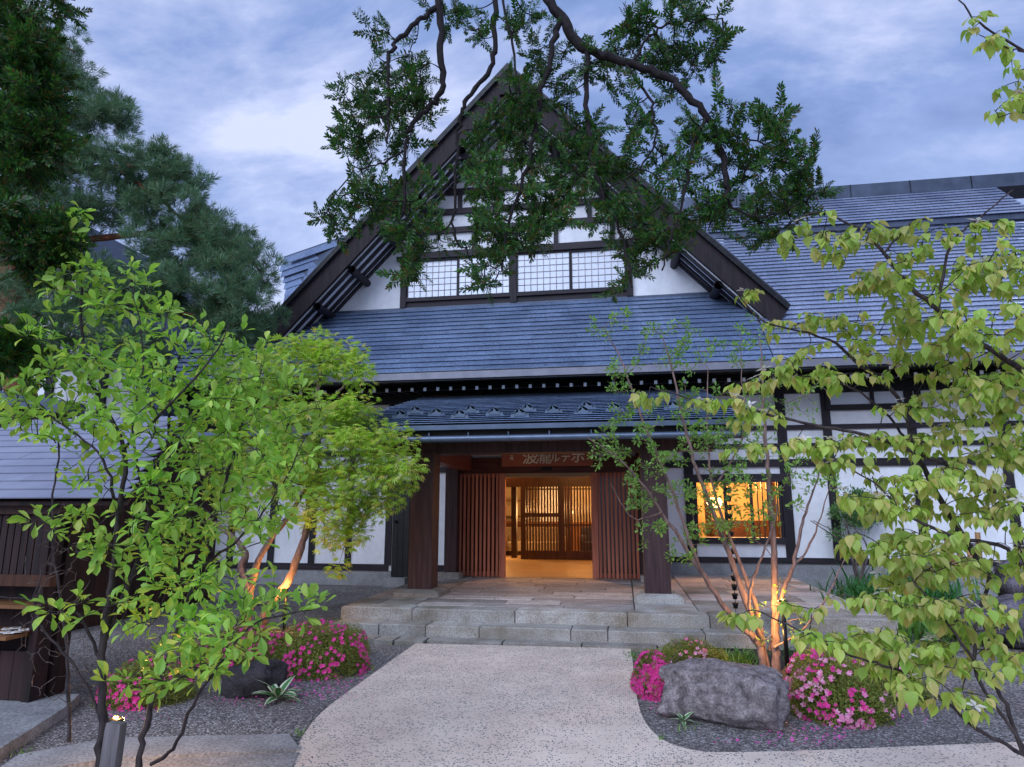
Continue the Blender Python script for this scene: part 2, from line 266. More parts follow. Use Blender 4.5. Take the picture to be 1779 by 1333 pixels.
def pieces(name,tmpls,X,parent,mat,limit=300,bulk=None,smooth=False,tid=None):
    """the pieces that show largest become single parts, the rest one joined part"""
    X=np.asarray(X); n=len(X)
    if tid is None: tid=RS.randint(0,len(tmpls),n)
    q=X[:,:3,3]; v=q-np.array((0,0,H)); c=v@_f; px=889.5+F*(v@_r)/np.maximum(c,.01); py=666.5-F*(v@_u)/np.maximum(c,.01)
    vis=(c>.1)&(px>0)&(px<1779)&(py>0)&(py<1333); sz=np.linalg.norm(X[:,:3,0],axis=1)*np.linalg.norm(X[:,:3,1],axis=1)/np.maximum(c,.1)**2
    order=np.argsort(-(sz*vis+1e-9*sz)); single=order[:limit]; rest=order[limit:]
    ms=[mesh_np(name,t[0],t[1],mat,smooth) for t in tmpls]
    W=WM[parent.name].inverted() if parent is not None else Matrix.Identity(4)
    for i in single:
        o=bpy.data.objects.new(name,ms[tid[i]]); C.objects.link(o); o.parent=parent; o.matrix_basis=W@Matrix(X[i].tolist())
    if len(rest):
        vs=[];fs=[];k=0
        for t in range(len(tmpls)):
            r=rest[tid[rest]==t]
            if not len(r): continue
            tv=np.c_[np.array(tmpls[t][0],float),np.ones(len(tmpls[t][0]))]; V=np.einsum('nij,vj->nvi',X[r],tv)[:,:,:3].reshape(-1,3)
            F3=np.array(tmpls[t][1]); Fa=(F3[None]+(np.arange(len(r))*len(tv))[:,None,None]).reshape(-1,F3.shape[1])+k; vs.append(V);fs.append(Fa);k+=len(V)
        o=mobj(bulk or name+'s',np.vstack(vs),np.vstack(fs),mat,parent,smooth); o['kind']='stuff'
# ------------------------------------------------------------------ leaf templates (along +X, face +Z), quads or tris only
def leaf_t(wd=.45,fold=.10,curl=.15,prof=(0,.55,.95,1,.8,.4,0),pet=.12,k=None):
    n=len(prof); xs=np.linspace(pet,1,n); V=[];Fq=[]
    for x,p in zip(xs,prof):
        z=-curl*((x-pet)**2); h=wd*.5*p; V+= [(x,h,z+fold*h*2),(x,0,z),(x,-h,z+fold*h*2)]
    for i in range(n-1):
        a=i*3; Fq+=[(a,a+1,a+4,a+3),(a+1,a+2,a+5,a+4)]
    b=len(V); V+=[(0,.008,0),(0,-.008,0),(pet+.02,.008,0),(pet+.02,-.008,0)]; Fq+=[(b,b+1,b+3,b+2)]
    return V,Fq
LEAF_OB=[leaf_t(w_,f_,c,(0.02,.35,.72,.98,.88,.02)) for c,w_,f_ in ((.05,.44,.2),(.25,.40,.12),(.5,.46,.26),(-.2,.38,.3))]
LEAF_DOG=[leaf_t(w_,f_,c,(.02,.78,1,.86,.55,.10,.0),.10) for c,w_,f_ in ((.1,.62,.16),(.35,.56,.26),(.6,.6,.1),(-.15,.5,.34))]
LEAF_SM=[(lambda t:t)(([(0,0,0),(.45,.2,.04),(1,0,-.1),(.45,-.2,.04)],[(0,3,2,1)])),([(0,0,0),(.45,.16,.08),(1,0,.1),(.45,-.16,.08)],[(0,3,2,1)])]
def maple_t(droop):
    V=[(0,0,0)];Fq=[]
    for a,l in ((-125,.45),(-75,.75),(-35,.95),(0,1.05),(35,.95),(75,.75),(125,.45)):
        a=rad(a); i=len(V); V+=[(l*.5*math.cos(a-.24)+.1,l*.5*math.sin(a-.24),-.02),(l*math.cos(a)+.1,l*math.sin(a),-droop*l),(l*.5*math.cos(a+.24)+.1,l*.5*math.sin(a+.24),-.02)]; Fq+=[(0,i,i+1,i+2)]
    return V,Fq
LEAF_MAP=[maple_t(.15),maple_t(.4)]
def flower_t(n=5,w=.42):
    V=[];Fq=[]
    for k in range(n):
        a=2*math.pi*k/n; c,s=math.cos(a),math.sin(a); i=len(V)
        for (x,y,z) in ((0,0,0),(.32,w*.5,.16),(.60,0,.28),(.32,-w*.5,.16)): V.append((z*1.0-0.05,x*c-y*s,x*s+y*c))
        Fq.append((i,i+1,i+2,i+3))
    return V,Fq
FLOW=[flower_t(5,.46),flower_t(5,.38)]
def bract_t():
    V=[];Fq=[]
    for k in range(4):
        a=math.pi/2*k; c,s=math.cos(a),math.sin(a); i=len(V)
        for (x,y,z) in ((0,0,0),(.45,.25,.06),(1,0,.02),(.45,-.25,.06)): V.append((z,x*c-y*s,x*s+y*c))
        Fq.append((i,i+1,i+2,i+3))
    return V,Fq
BRACT=[bract_t()]
def sprig_t(seed,n=38):
    r=np.random.RandomState(seed); V=[];Fq=[]
    for i in range(n):
        t=i/n; x=t*.95; a=i*2.4+r.uniform(-.4,.4); l=.30*(1-.2*t)*r.uniform(.75,1.15); el=.28+.65*t**2
        d=np.array((math.sin(el)+.15,math.cos(el)*math.cos(a),math.cos(el)*math.sin(a)*.75)); d/=np.linalg.norm(d); s=np.cross(d,(0.2,.3,1)); s/=np.linalg.norm(s); w=.042
        p=np.array((x,0,0)); k=len(V); V+=[p-s*w*.4,p+d*l*.55-s*w,p+d*l,p+d*l*.55+s*w]; Fq.append((k,k+1,k+2,k+3))
    k=len(V); V+=[(-.05,-.012,0),(1,-.006,0),(1,.006,0),(-.05,.012,0),(-.05,0,-.012),(1,0,-.006),(1,0,.006),(-.05,0,.012)]; Fq+=[(k,k+1,k+2,k+3),(k+4,k+5,k+6,k+7)]
    return [tuple(map(float,v)) for v in V],Fq
SPRIG=[sprig_t(i) for i in range(4)]
def tuft_t(seed,n=30):
    r=np.random.RandomState(seed); V=[];Fq=[]
    for i in range(n):
        d=r.normal(size=3); d[0]=abs(d[0])*1.1+.25; d/=np.linalg.norm(d); s=np.cross(d,r.normal(size=3)); s/=np.linalg.norm(s); w=.028; l=r.uniform(.75,1.05); o=np.array((r.uniform(-.3,.3),0,0)); k=len(V)
        V+=[o,o+d*l*.5+s*w,o+d*l,o+d*l*.5-s*w]; Fq.append((k,k+1,k+2,k+3))
    return [tuple(map(float,v)) for v in V],Fq
TUFT=[tuft_t(i) for i in range(4)]
# ================================================================== SETTING: ground, path
ground=tag(mobj('ground',*(lambda n,xs,ys:( [(x,y,0.012*math.sin(x*1.3)*math.cos(y*1.1)) for y in ys for x in xs], np.array([(j*n+i,j*n+i+1,(j+1)*n+i+1,(j+1)*n+i) for j in range(len(ys)-1) for i in range(n-1)])))(81,list(np.linspace(-40,40,81)),list(np.linspace(-30,70,101))),M['gravel'],smooth=True),kind='structure')
far=tag(mobj('ground',[(-400,-400,-.3),(400,-400,-.3),(400,400,-.3),(-400,400,-.3)],[(0,1,2,3)],M['soil']),kind='structure')
lp=[(722,1119),(688,1143),(645,1174),(602,1205),(566,1233),(541,1259),(524,1285),(514,1310),(508,1345)]
rp=[(1096,1128),(1099,1150),(1103,1185),(1108,1220),(1118,1250),(1137,1276),(1165,1294),(1205,1305),(1250,1309),(1400,1306),(1600,1298),(1850,1288)]
L3=smoothpath([onZ(*p,.02) for p in lp],4); R3=smoothpath([onZ(*p,.02) for p in rp],4)
poly=[tuple(p) for p in L3]+[(-1.75,3.0,.02),(-1.9,-6,.02),(9,-6,.02),(9,R3[-1][1],.02)]+[tuple(p) for p in R3[::-1]]
pth=prism('path',[(p[0],p[1],-.05) for p in poly],(0,0,.078),M['path']); pth['kind']='structure'
# strip of flat slabs below the steps and big slabs bottom left
slabs=tag(link(bpy.data.objects.new('stone_slabs',None),None,Matrix.Translation((0,8.9,0))),kind='structure')
x=-3.6
for i,(a,b) in enumerate([(596,664),(668,700),(704,752),(757,882),(886,1012),(1016,1132),(1136,1200)]):
    p=onZ((a+b)/2,1108,0); wd=(b-a)/1140*8.9; fr=[.02,.10,.10,0,0,0,.02][i]; bx('paving_stone',(p[0]+.02,8.78-fr,.02),(wd,.30,.07),M['stone'],slabs,rz=rad(random.uniform(-1.5,1.5)),bev=True)
slabs2=tag(link(bpy.data.objects.new('stone_slabs',None),None,Matrix.Translation((-2.6,4.4,0))),kind='structure')
for (a,b,c,d) in [((195,1292),(505,1285),(525,1312),(180,1330)),((185,1334),(522,1316),(510,1345),(160,1375)),((30,1322),(190,1292),(178,1330),(-40,1370)),((330,1349),(505,1348),(500,1400),(300,1400)),((-50,1374),(155,1377),(290,1400),(-80,1440))]:
    q=[onZ(*v,.0) for v in (a,b,c,d)]; c0=sum(q)/4; q=[c0+(v-c0)*.975 for v in q]
    o=prism('paving_stone',[tuple(v) for v in q],(0,0,.035+random.uniform(0,.015)),M['concrete'],slabs2)
# ================================================================== porch platform and steps
plat=tag(link(bpy.data.objects.new('entrance_steps',None),None,Matrix.Translation((-1.4,9,0))),kind='structure')
XR=3.3
span('step_core',-3.98,XR,9.32,14.8,-.1,.30,M['concrete'],plat); span('step_core',-3.95,XR-.35,8.98,9.4,-.1,.14,M['concrete'],plat)
def row(xs,y0,y1,z0,z1,mat):
    for a,b in zip(xs[:-1],xs[1:]):
        dz=random.uniform(-.006,.006); span('step_stone',a+.006,b-.006,y0+random.uniform(-.008,.008),y1,z0,z1+dz,mat,plat,bev=True)
row([-4.0,-2.95,-1.5,.0,1.05,2.2,XR],9.2,9.52,.19,.36,M['stone'])
row([-3.97,-3.3,-2.65,-1.92,-.72,-.25,.95,2.0,3.0],8.86,9.24,.03,.197,M['stone'])
# paving behind the top step: side border stones and rows
y=9.53; k=0
while y<13.55:
    hgt=random.uniform(.30,.42); y1=min(y+hgt,13.6)
    xs=[-3.02]
    while xs[-1]<.05: xs.append(xs[-1]+random.uniform(.55,1.5))
    xs=[v for v in xs if v<-.25]+[.10]
    for a,b in zip(xs[:-1],xs[1:]): span('paving_stone',a+.006,b-.006,y+.006,y1-.006,.28,.358+random.uniform(-.004,.004),M['paver'],plat,bev=True)
    y=y1
for (xa,xb) in ((-4.02,-3.025),(.108,.957)):
    y=9.53
    while y<14.7:
        y1=min(y+random.uniform(.55,1.0),14.75)
        if random.random()<.5: m=(xa+xb)/2+random.uniform(-.15,.15); ed=[xa,m,xb]
        else: ed=[xa,xb]
        for a,b in zip(ed[:-1],ed[1:]): span('paving_stone',a+.006,b-.006,y+.006,y1-.006,.28,.36+random.uniform(-.005,.005),M['stone'] if random.random()<.6 else M['paver'],plat,bev=True)
        y=y1
y=9.53
while y<14.7:
    y1=min(y+random.uniform(.4,.75),14.78); xx=.96
    while xx<XR-.1:
        x1=min(xx+random.uniform(.6,1.3),XR); span('paving_stone',xx+.007,x1-.007,y+.007,y1-.007,.28,.36+random.uniform(-.005,.006),M['stone'] if random.random()<.5 else M['paver'],plat,bev=True); xx=x1
    y=y1
# ================================================================== MAIN HALL
hall=thing('main_hall','large two-storey white plaster hall with dark timber framing, steep front gable and slate-blue roof','traditional building',(-2.5,14.9,0))
YW=14.85; YG=15.5; EY,EZ=13.3,4.62; SL=.98
def zy(py,px=1280,Y=YW): return onY(px,py,Y)[2]
def X_(px,py=900,Y=YW): return onY(px,py,Y)[0]
wx0,wx1=X_(1208),X_(1361); wz0,wz1=zy(934),zy(838)
def wallbox(x0,x1,z0,z1,y=YW,t=.2): return span('wall_panel',x0,x1,y,y+t,z0,z1,M['plaster'],hall)
for a in [(.55,wx0,.3,4.3),(wx1,6.2,.3,4.3),(wx0,wx1,.3,wz0),(wx0,wx1,wz1,4.3),(6.2,16,.3,4.3),(-13,-3.75,.0,4.3),(-3.75,.55,3.3,4.3)]: wallbox(*a)
fd=span('foundation',.55,16,YW-.03,YW+.05,0,zy(978),M['concrete'],hall); fl=span('foundation',-13,-4.2,YW-.03,YW+.05,-.1,zy(991,640),M['concrete'],hall)
T=M['timber'];TH_=M['timberh']
pr=.045
# right wall timbers
for px0,px1 in ((1192,1208),(1361,1378),(1443,1458)): span('post',X_(px0),X_(px1),YW-pr,YW+.02,zy(970),4.2,T,hall)
for X in (5.9,7.6,9.3,11): span('post',X,X+.17,YW-pr,YW+.02,zy(970),4.2,T,hall)
for a,b in ((978,968),(812,799),(779,772),(749,741)): span('tie_beam',.56,16,YW-pr-.012,YW+.02,zy(a),zy(b),TH_,hall)
span('window_head',X_(1192),X_(1378),YW-pr-.02,YW+.02,wz1,zy(824),TH_,hall); span('window_sill',X_(1208),X_(1361),YW-pr-.03,YW+.02,zy(945),wz0,TH_,hall)
# left wall timbers
for px0,px1 in ((603,613),(671,682),(540,550),(470,480),(400,410),(752,759)): span('post',X_(px0,900),X_(px1,900),YW-pr,YW+.02,zy(981,640),4.2,T,hall)
for a,b,q in ((991,980,640),): span('tie_beam',-13,-5.35,YW-pr-.012,YW+.02,zy(a,q),zy(b,q),TH_,hall); span('tie_beam',-4.35,-3.8,YW-pr-.012,YW+.02,zy(993,765),zy(982,765),TH_,hall)
for z in (2.55,2.95,3.4): span('tie_beam',-13,-3.8,YW-pr-.012,YW+.02,z,z+.13,TH_,hall)
dr=link(bpy.data.objects.new('side_door',None),hall,Matrix.Translation((-4.9,YW-.05,.2)))
span('panel',X_(684),X_(705),YW-.05,YW-.001,.2,2.4,M['black'],dr); 
for i in range(5): span('board',X_(684)+i*.135,X_(684)+i*.135+.125,YW-.062,YW-.051,.22,2.38,M['black'],dr)
lathe('knob',[(.01,0),(.035,.02),(.035,.05),(.01,.06)],M['iron'],dr,(X_(690),YW-.12,onY(690,908,YW)[2]),8)
span('door_step',X_(676),X_(712),YW-.25,YW-.03,0,.2,M['concrete'],hall)
# upper small window on the right
uw=link(bpy.data.objects.new('upper_window',None),hall,Matrix.Translation((5,YW,4)))
ux0,ux1,uz0,uz1=X_(1440,690),X_(1588,690),onY(1500,703,YW)[2],onY(1500,680,YW)[2]
span('pane',ux0,ux1,YW-.01,YW+.01,uz0,uz1,M['paper'],uw)
for a in ((ux0-.1,ux0,uz0-.1,uz1+.1),(ux1,ux1+.1,uz0-.1,uz1+.1),((ux0+ux1)/2-.03,(ux0+ux1)/2+.03,uz0,uz1)): span('frame',a[0],a[1],YW-.09,YW-.015,a[2],a[3],T,uw)
span('frame',ux0,ux1,YW-.088,YW-.015,uz0-.12,uz0,TH_,uw)
# lit window
win=link(bpy.data.objects.new('lit_window',None),hall,Matrix.Translation((wx0,YW,wz0)))
for a in ((wx0,wx0+.06),(wx1-.06,wx1),(wx0+.62,wx0+.68),(wx0+1.15,wx0+1.21)): span('frame',a[0],a[1],YW+.01,YW+.07,wz0,wz1,T,win)
for i in range(5): span('lattice_bar',wx1-.5+i*.1,wx1-.475+i*.1,YW+.02,YW+.045,wz0,wz1,M['wooddark'],win)
# frieze, soffit, rafters, gutter of the main eave
span('frieze_board',-13,16,YW-.10,YW+.1,4.17,4.62,M['black'],hall)
prism('soffit',[(-13,EY-.06,EZ-.225),(-13,YW,EZ-.19+.20),(-13,YW,EZ-.19+.26),(-13,EY-.06,EZ-.192)],(29,0,0),M['black'],hall)
n=0
for X in np.arange(-8.9,9.6,.292):
    beam('rafter',(X,13.68,4.30),(X,YW-.1,4.42),.065,.085,M['black'],hall); bx('rafter_end',(X,13.672,4.30),(.062,.012,.075),M['white'],hall)
beam('rafter_tie',(-9,13.75,4.285),(9.6,13.75,4.285),.03,.012,M['timberh'],hall)
g=span('gutter',-12.5,15.5,EY-.10,EY+.02,EZ-.19,EZ-.045,M['gutter'],hall); span('eave_shadow_strip',-12.6,15.6,EY-.06,EY+.1,EZ-.043,EZ-.012,M['iron'],hall)  # thin black strip stands in for the shadow under the roof edge
# roofs made of overlapping metal shingles
BOXT=[(BOXV.tolist(),BOXF)]
def shingles(parent,o,u,v,Lx,pitch,n,plen,mat,limit=300,th=.010,cut=None,name='shingle',tilt=.13):
    o,u,v=(np.array(a,float) for a in (o,u,v)); u/=np.linalg.norm(u); v/=np.linalg.norm(v); nn=np.cross(u,v); nn=nn if nn[2]>0 else -nn
    Xs=[]; v2=v*math.cos(tilt)-nn*math.sin(tilt); n2=np.cross(u,v2); n2=n2 if n2[2]>0 else -n2
    for j in range(n):
        s=-random.uniform(0,plen); lo=0; hi=Lx
        if cut: lo,hi=cut(j*pitch)
        while s<hi:
            l=plen*random.uniform(.8,1.25); a,b=max(s,lo),min(s+l,hi); s+=l
            if b-a<.05: continue
            c=o+u*(a+b)/2+v*(j+.5)*pitch+nn*(.020)+np.array((0,0,random.uniform(-.0015,.0015))); m=np.eye(4); m[:3,0]=u*(b-a-.004); m[:3,1]=v2*pitch*1.06; m[:3,2]=n2*th; m[:3,3]=c; Xs.append(m)
    pieces(name,BOXT,np.array(Xs),parent,mat,limit,bulk='shingle_field')
V=np.array((0,1,SL))/math.hypot(1,SL); CO=math.hypot(1,SL)
roof=prism('roof',[(-12.5,EY,EZ-.04),(-12.5,15.6,EZ+SL*2.3-.04),(-12.5,15.6,EZ+SL*2.3-.16),(-12.5,EY,EZ-.05)],(15.5,0,0),M['ridge'],hall)
shingles(roof,(-12.5,EY-.03,EZ-.04),(1,0,0),V,15.5,.205,15,.95,M['shingle'])
# right wing roof
def hitroof(px,py):
    d=ray(px,py); t=((EZ-SL*EY)-H)/(d[2]-SL*d[1]); return np.array((0,0,H))+d*t
S1=hitroof(1500,392); YS=S1[1]; ZS=S1[2]
RX1=15.5
rw=prism('wing_roof',[(3,EY,EZ-.04),(3,YS,ZS-.04),(3,YS,ZS-.3),(3,EY,EZ-.05)],(RX1-3,0,0),M['ridge'],hall)
n1_=int((YS-EY)*CO/.205)+1
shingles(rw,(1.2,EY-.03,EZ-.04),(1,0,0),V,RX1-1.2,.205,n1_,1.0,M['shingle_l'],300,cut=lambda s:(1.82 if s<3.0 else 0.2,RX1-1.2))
d=ray(1500,338); OFF=.32; t=((EZ+OFF-SL*EY)-H)/(d[2]-SL*d[1]); R1=np.array((0,0,H))+d*t; YR,ZR=R1[1],R1[2]
d=ray(1762,345); t=((EZ+OFF-SL*EY)-H)/(d[2]-SL*d[1]); XE=(np.array((0,0,H))+d*t)[0]
ur=prism('upper_wing_roof',[(-2,YS-.35,ZS+OFF-SL*.35-.04),(-2,YR,ZR-.04),(-2,YR,ZR-.5),(-2,YS-.35,ZS+OFF-SL*.35-.22)],(XE+2,0,0),M['ridge'],hall)
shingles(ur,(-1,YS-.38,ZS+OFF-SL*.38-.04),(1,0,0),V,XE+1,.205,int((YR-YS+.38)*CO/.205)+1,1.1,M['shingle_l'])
rc=prism('ridge_cap',[(-2,YR-.12,ZR-.12),(-2,YR-.12,ZR+.27),(-2,YR+.3,ZR+.38),(-2,YR+.6,ZR+.3),(-2,YR+.6,ZR-.2)],(XE+6,0,0),M['ridge'],hall)
for X in np.arange(2,XE+3.5,1.6): span('cap_joint',X,X+.02,YR-.135,YR-.115,ZR-.1,ZR+.27,M['iron'],rc)
# front gable: centre XC, slopes
XC=-2.52; ZA=12.53; KS=1.065; YB=14.45
def gz(x,off=0): return ZA-KS*abs(x-XC)+off
for s in (-1,1):
    foot=-8.6 if s<0 else 3.62
    prism('gable_roof',[(XC,YB-.08,ZA+.16),(foot,YB-.08,gz(foot)+.16),(foot,YB-.08,gz(foot)-.05),(XC,YB-.08,ZA-.05)],(0,9.5,0),M['ridge'],hall)
    prism('roof_edge',[(XC,YB-.14,ZA+.10),(foot-.05*-s,YB-.14,gz(foot)+.04),(foot,YB-.14,gz(foot)-.07),(XC,YB-.14,ZA-.07)],(0,.055,0),M['iron'],hall)
    f2=foot+(-.12)*-s*-1
    prism('barge_board',[(XC,YB-.05,ZA-.05),(foot,YB-.05,gz(foot)-.06),(foot-s*.25,YB-.05,gz(foot)-.42),(XC,YB-.05,ZA-.70)],(0,.09,0),M['barge'],hall)
    so_=prism('soffit_board',[(XC,YB+.05,ZA-.72),(foot-s*.2,YB+.05,gz(foot-s*.2)-.72),(foot-s*.2,YB+.05,gz(foot-s*.2)-.66),(XC,YB+.05,ZA-.66)],(0,YG-YB-.05,0),M['plaster2'],hall)
    for yy in (YB+.14,YB+.44,YB+.74,YG-.08):
        beam('rafter',(XC,yy,ZA-.745),(foot-s*.2,yy,gz(foot-s*.2)-.745),.12,.05,T,hall)
    for k,xx in enumerate((1.15,2.25,3.05,3.9,4.75,5.6)):
        xq=XC+s*xx; pv,pf=tube([(xq,YB+.02,gz(xq)-.87),(xq,YG+.05,gz(xq)-.87)],.095,10); 
        po=mobj('purlin_end',pv,pf,T,hall,True); mobj('cap',*[(lambda a:(a[0],a[1]))(tube([(xq,YB-.005,gz(xq)-.87),(xq,YB+.03,gz(xq)-.87)],[.10,.10],10))][0],T,po)
bx('barge_crown',(XC,YB-.08,ZA-.45),(.4,.10,.6),M['barge'],hall)
zb=6.6
prism('gable_wall',[(XC-5.6,YG,zb),(XC+5.6,YG,zb),(XC+5.1,YG,gz(XC+5.1)-.68),(XC,YG,ZA-.68),(XC-5.1,YG,gz(XC-5.1)-.68)],(0,.2,0),M['plaster'],hall)
def gzp(py,px=800): return onY(px,py,YG)[2]
PR=.07
def gbeam(z0,z1,half,n='gable_beam'): span(n,XC-half,XC+half,YG-PR-.015,YG+.02,z0,z1,TH_,hall)
def hw(z): return (ZA-.85-z)/KS
gbeam(gzp(452),gzp(436),2.95); gbeam(gzp(405),gzp(396),hw(gzp(400))+.1); gbeam(gzp(373),gzp(364),hw(gzp(368))+.1); gbeam(gzp(339),gzp(330),hw(gzp(335))+.1); gbeam(10.55,10.68,hw(10.6)+.1)
def gpost(x,za,zb_): span('gable_post',x-.055,x+.055,YG-PR,YG+.02,za,zb_,T,hall)
for x in (-4.97,-3.56,-1.47+ .0,-.07): gpost(x,gzp(436),gzp(405))
gpost(XC,gzp(436),gzp(405)); gpost(-4.97,gzp(436),gzp(405))
for x in (-4.49,-3.51,-1.53,-.62): gpost(x,gzp(396),gzp(373))
for x in (-3.96,-3.0,-2.05,-1.12): gpost(x,gzp(364),gzp(339))
for x in (-2.9,-2.1): gpost(x,gzp(330),10.55)
# shoji window band
gw=link(bpy.data.objects.new('gable_window',None),hall,Matrix.Translation((XC,YG,7)))
z0,z1=onY(708,519,YG)[2],onY(712,455,YG)[2]-.02
zz0=onY(698,536,YG)[2]
gx0,gx1=onY(703,500,YG)[0],onY(1094,500,YG)[0]; gm=onY(893,500,YG)[0]
for c,h in ((gx0,.075),(gx1,.075),(gm,.08)): span('window_post',c-h,c+h,YG-.12,YG+.02,zz0-.02,gzp(452)+ (0 if c==gm else .05),T,gw)
span('window_base',gx0,gx1,YG-.05,YG+.02,zz0,z0-.12,TH_,gw); span('window_sill',gx0-.08,gx1+.08,YG-.11,YG+.02,z0-.12,z0-.02,TH_,gw); span('window_head',gx0-.2,gx1+.2,YG-.14,YG+.02,z1+.03,z1+.12,TH_,gw)
def shoji(x0,x1,y):
    span('frame',x0,x0+.035,y-.02,y+.02,z0-.02,z1+.03,T,gw); span('frame',x1-.035,x1,y-.02,y+.02,z0-.02,z1+.03,T,gw)
    span('pane',x0+.035,x1-.035,y+.008,y+.016,z0-.02,z1+.03,M['paper'],gw)
    b=Bag(); nx,nz=8,6
    for i in range(1,nx):
        X=x0+.035+(x1-x0-.07)*i/nx; b.add(BOXV*(.012,.012,z1-z0+.04)+((X,y,(z0+z1)/2)),BOXF)
    for i in range(1,nz):
        Z=z0+(z1-z0)*(i)/nz; b.add(BOXV*(x1-x0-.07,.010,.012)+(((x0+x1)/2,y+.001,Z)),BOXF)
    b.obj('lattice',M['kumiko'],gw)
hwid=(gm-.08-gx0-.075)/2
for k in range(2): shoji(gx0+.075+k*hwid,gx0+.075+(k+1)*hwid,YG-.04-.03*k)
hwid=(gx1-.075-gm-.08)/2
for k in range(2): shoji(gm+.08+k*hwid,gm+.08+(k+1)*hwid,YG-.07+.03*k)
beam('flashing',(XC-5.6,YG-.03,zz0-.07),(XC+5.6,YG-.03,zz0-.07),.12,.10,M['ridge'],hall)
# ================================================================== ENTRANCE PORCH
porch=thing('entrance_porch','deep timber entrance porch with brown columns, slat doors and low metal roof under a gutter','entrance porch',(-1.4,11,.36))
PX0,PX1,PY0,PY1,PZ0,PS=-4.56,1.76,9.68,14.7,2.98,.262
def pz(y): return PZ0+PS*(y-PY0)
proof=prism('porch_roof',[(PX0,PY0,PZ0-.01),(PX0,PY1,pz(PY1)-.01),(PX0,PY1,pz(PY1)-.07),(PX0,PY0,PZ0-.07)],(PX1-PX0,0,0),M['gutter2'],porch)
shingles(proof,(PX0,PY0-.02,PZ0-.01),(1,0,0),(0,1,PS),PX1-PX0,.262,20,1.5,M['shingle'],300,th=.010,tilt=.11)
def motif():
    pts=[]
    for cx,cz,r in ((-.10,.012,.03),(-.052,.035,.036),(0,.058,.045),(.052,.035,.036),(.10,.012,.03)):
        a=np.linspace(math.pi,0,6); pts+= [(cx+r*math.cos(t),cz+r*math.sin(t)) for t in a]
    pts=[(-.135,0)]+pts+[(.135,0)]; return pts
mv=motif()
mo=None
for px,py in ((721,718.7),(818,717),(917,715),(1020,711),(1120,707),(758,722.7),(859,721.4),(962,717.7),(1068,714.5),(1170,711),(695,727),(798.5,726),(903,724),(1013,720),(1115,717),(1215,713)):
    d=ray(px,py+2); t=((PZ0-PS*PY0)-H)/(d[2]-PS*d[1]); p=np.array((0,0,H))+d*t
    if mo is None:
        n=len(mv); Vv=[(x,0,z) for x,z in mv]+[(x,.02,z) for x,z in mv]+[(x*.6,-.012,z*.55+.01) for x,z in mv]+[(x*.6,0,z*.55+.01) for x,z in mv]
        Ff=[tuple(range(n)),tuple(range(2*n-1,n-1,-1))]+[(i,i+n,(i+1)%n+n,(i+1)%n) for i in range(n)]+[tuple(range(2*n,3*n))]+[(2*n+i,3*n+i,3*n+(i+1)%n,2*n+(i+1)%n) for i in range(n)]
        Vv=[(x*1.15,y,z*1.5) for x,y,z in Vv]; mo=mesh_np('snow_guard',Vv,Ff,M['guard'])
    link(bpy.data.objects.new('snow_guard',mo),proof,Matrix.Translation((p[0],p[1],p[2]+.012)))
span('roof_edge',PX0,PX1,PY0-.05,PY0+.02,PZ0-.085,PZ0-.012,M['gutter2'],porch)
span('fascia',PX0+.05,PX1-.05,PY0+.10,PY0+.14,PZ0-.27,PZ0-.07,M['black'],porch)
gz0=onY(800,768,PY0)[2]; gz1=onY(800,757,PY0)[2]
P=smoothpath([(PX0+.1,PY0-.01,(gz0+gz1)/2),(PX1-.1,PY0-.01,(gz0+gz1)/2)],1)
gv,gf=tube([(PX0+.1,PY0-.0,(gz0+gz1)/2),(PX1-.1,PY0,(gz0+gz1)/2)],(gz1-gz0)/2*1.02,12); gt=mobj('gutter',gv,gf,M['gutter2'],porch,True)
for X in np.arange(PX0+.4,PX1,.62): 
    cv_,cf_=tube([(X,PY0,(gz0+gz1)/2),(X+.03,PY0,(gz0+gz1)/2)],(gz1-gz0)/2*1.12,12); mobj('gutter_clip',cv_,cf_,M['gutter2'],gt,True); bx('hook',(X,PY0+.04,gz1+.03),(.02,.03,.05),M['gutter2'],gt)
prism('ceiling',[(PX0+.1,PY0+.12,PZ0-.14),(PX0+.1,PY1,pz(PY1)-.3),(PX0+.1,PY1,pz(PY1)-.26),(PX0+.1,PY0+.12,PZ0-.10)],(PX1-PX0-.2,0,0),M['black'],porch)
CB=.47; cw=.385
cx=[onZ(708,1026,CB),onZ(1121,1034,CB)]; cY=10.45
colx=[onY(708,1026,cY)[0],onY(1121,1034,cY)[0]]
bt=onY(935,772,cY)[2]; bb=onY(935,786,cY)[2]
for X in colx:
    span('column',X,X+cw,cY,cY+cw,CB-.01,bb+.04,M['column'],porch)
    c=X+cw/2; b=.36; a=.26
    Vv=[(c-b,cY+cw/2-b,.355),(c+b,cY+cw/2-b,.355),(c+b,cY+cw/2+b,.355),(c-b,cY+cw/2+b,.355),(c-b,cY+cw/2-b,.42),(c+b,cY+cw/2-b,.42),(c+b,cY+cw/2+b,.42),(c-b,cY+cw/2+b,.42),(c-a,cY+cw/2-a,CB),(c+a,cY+cw/2-a,CB),(c+a,cY+cw/2+a,CB),(c-a,cY+cw/2+a,CB)]
    mobj('column_base',Vv,bevbox()[1],M['stone'],porch,center=True)
    span('side_beam',X+.05,X+cw-.05,cY+cw,13.4,onY(770,815,13.2)[2]-.02,onY(770,787,13.2)[2],M['redwoodh'],porch)
span('head_beam',PX0+.35,PX1-.35,cY-.02,cY+cw-.02,bb,PZ0-.02,M['column'],porch)
ipx=[onY(771,990,13.2)[0],.36]
for X in ipx:
    span('inner_post',X,X+.25,13.2,13.45,.46,3.2,M['column'],porch); bx('post_base',(X+.125,13.3,.41),(.42,.36,.13),M['stone'],porch,bev=True)
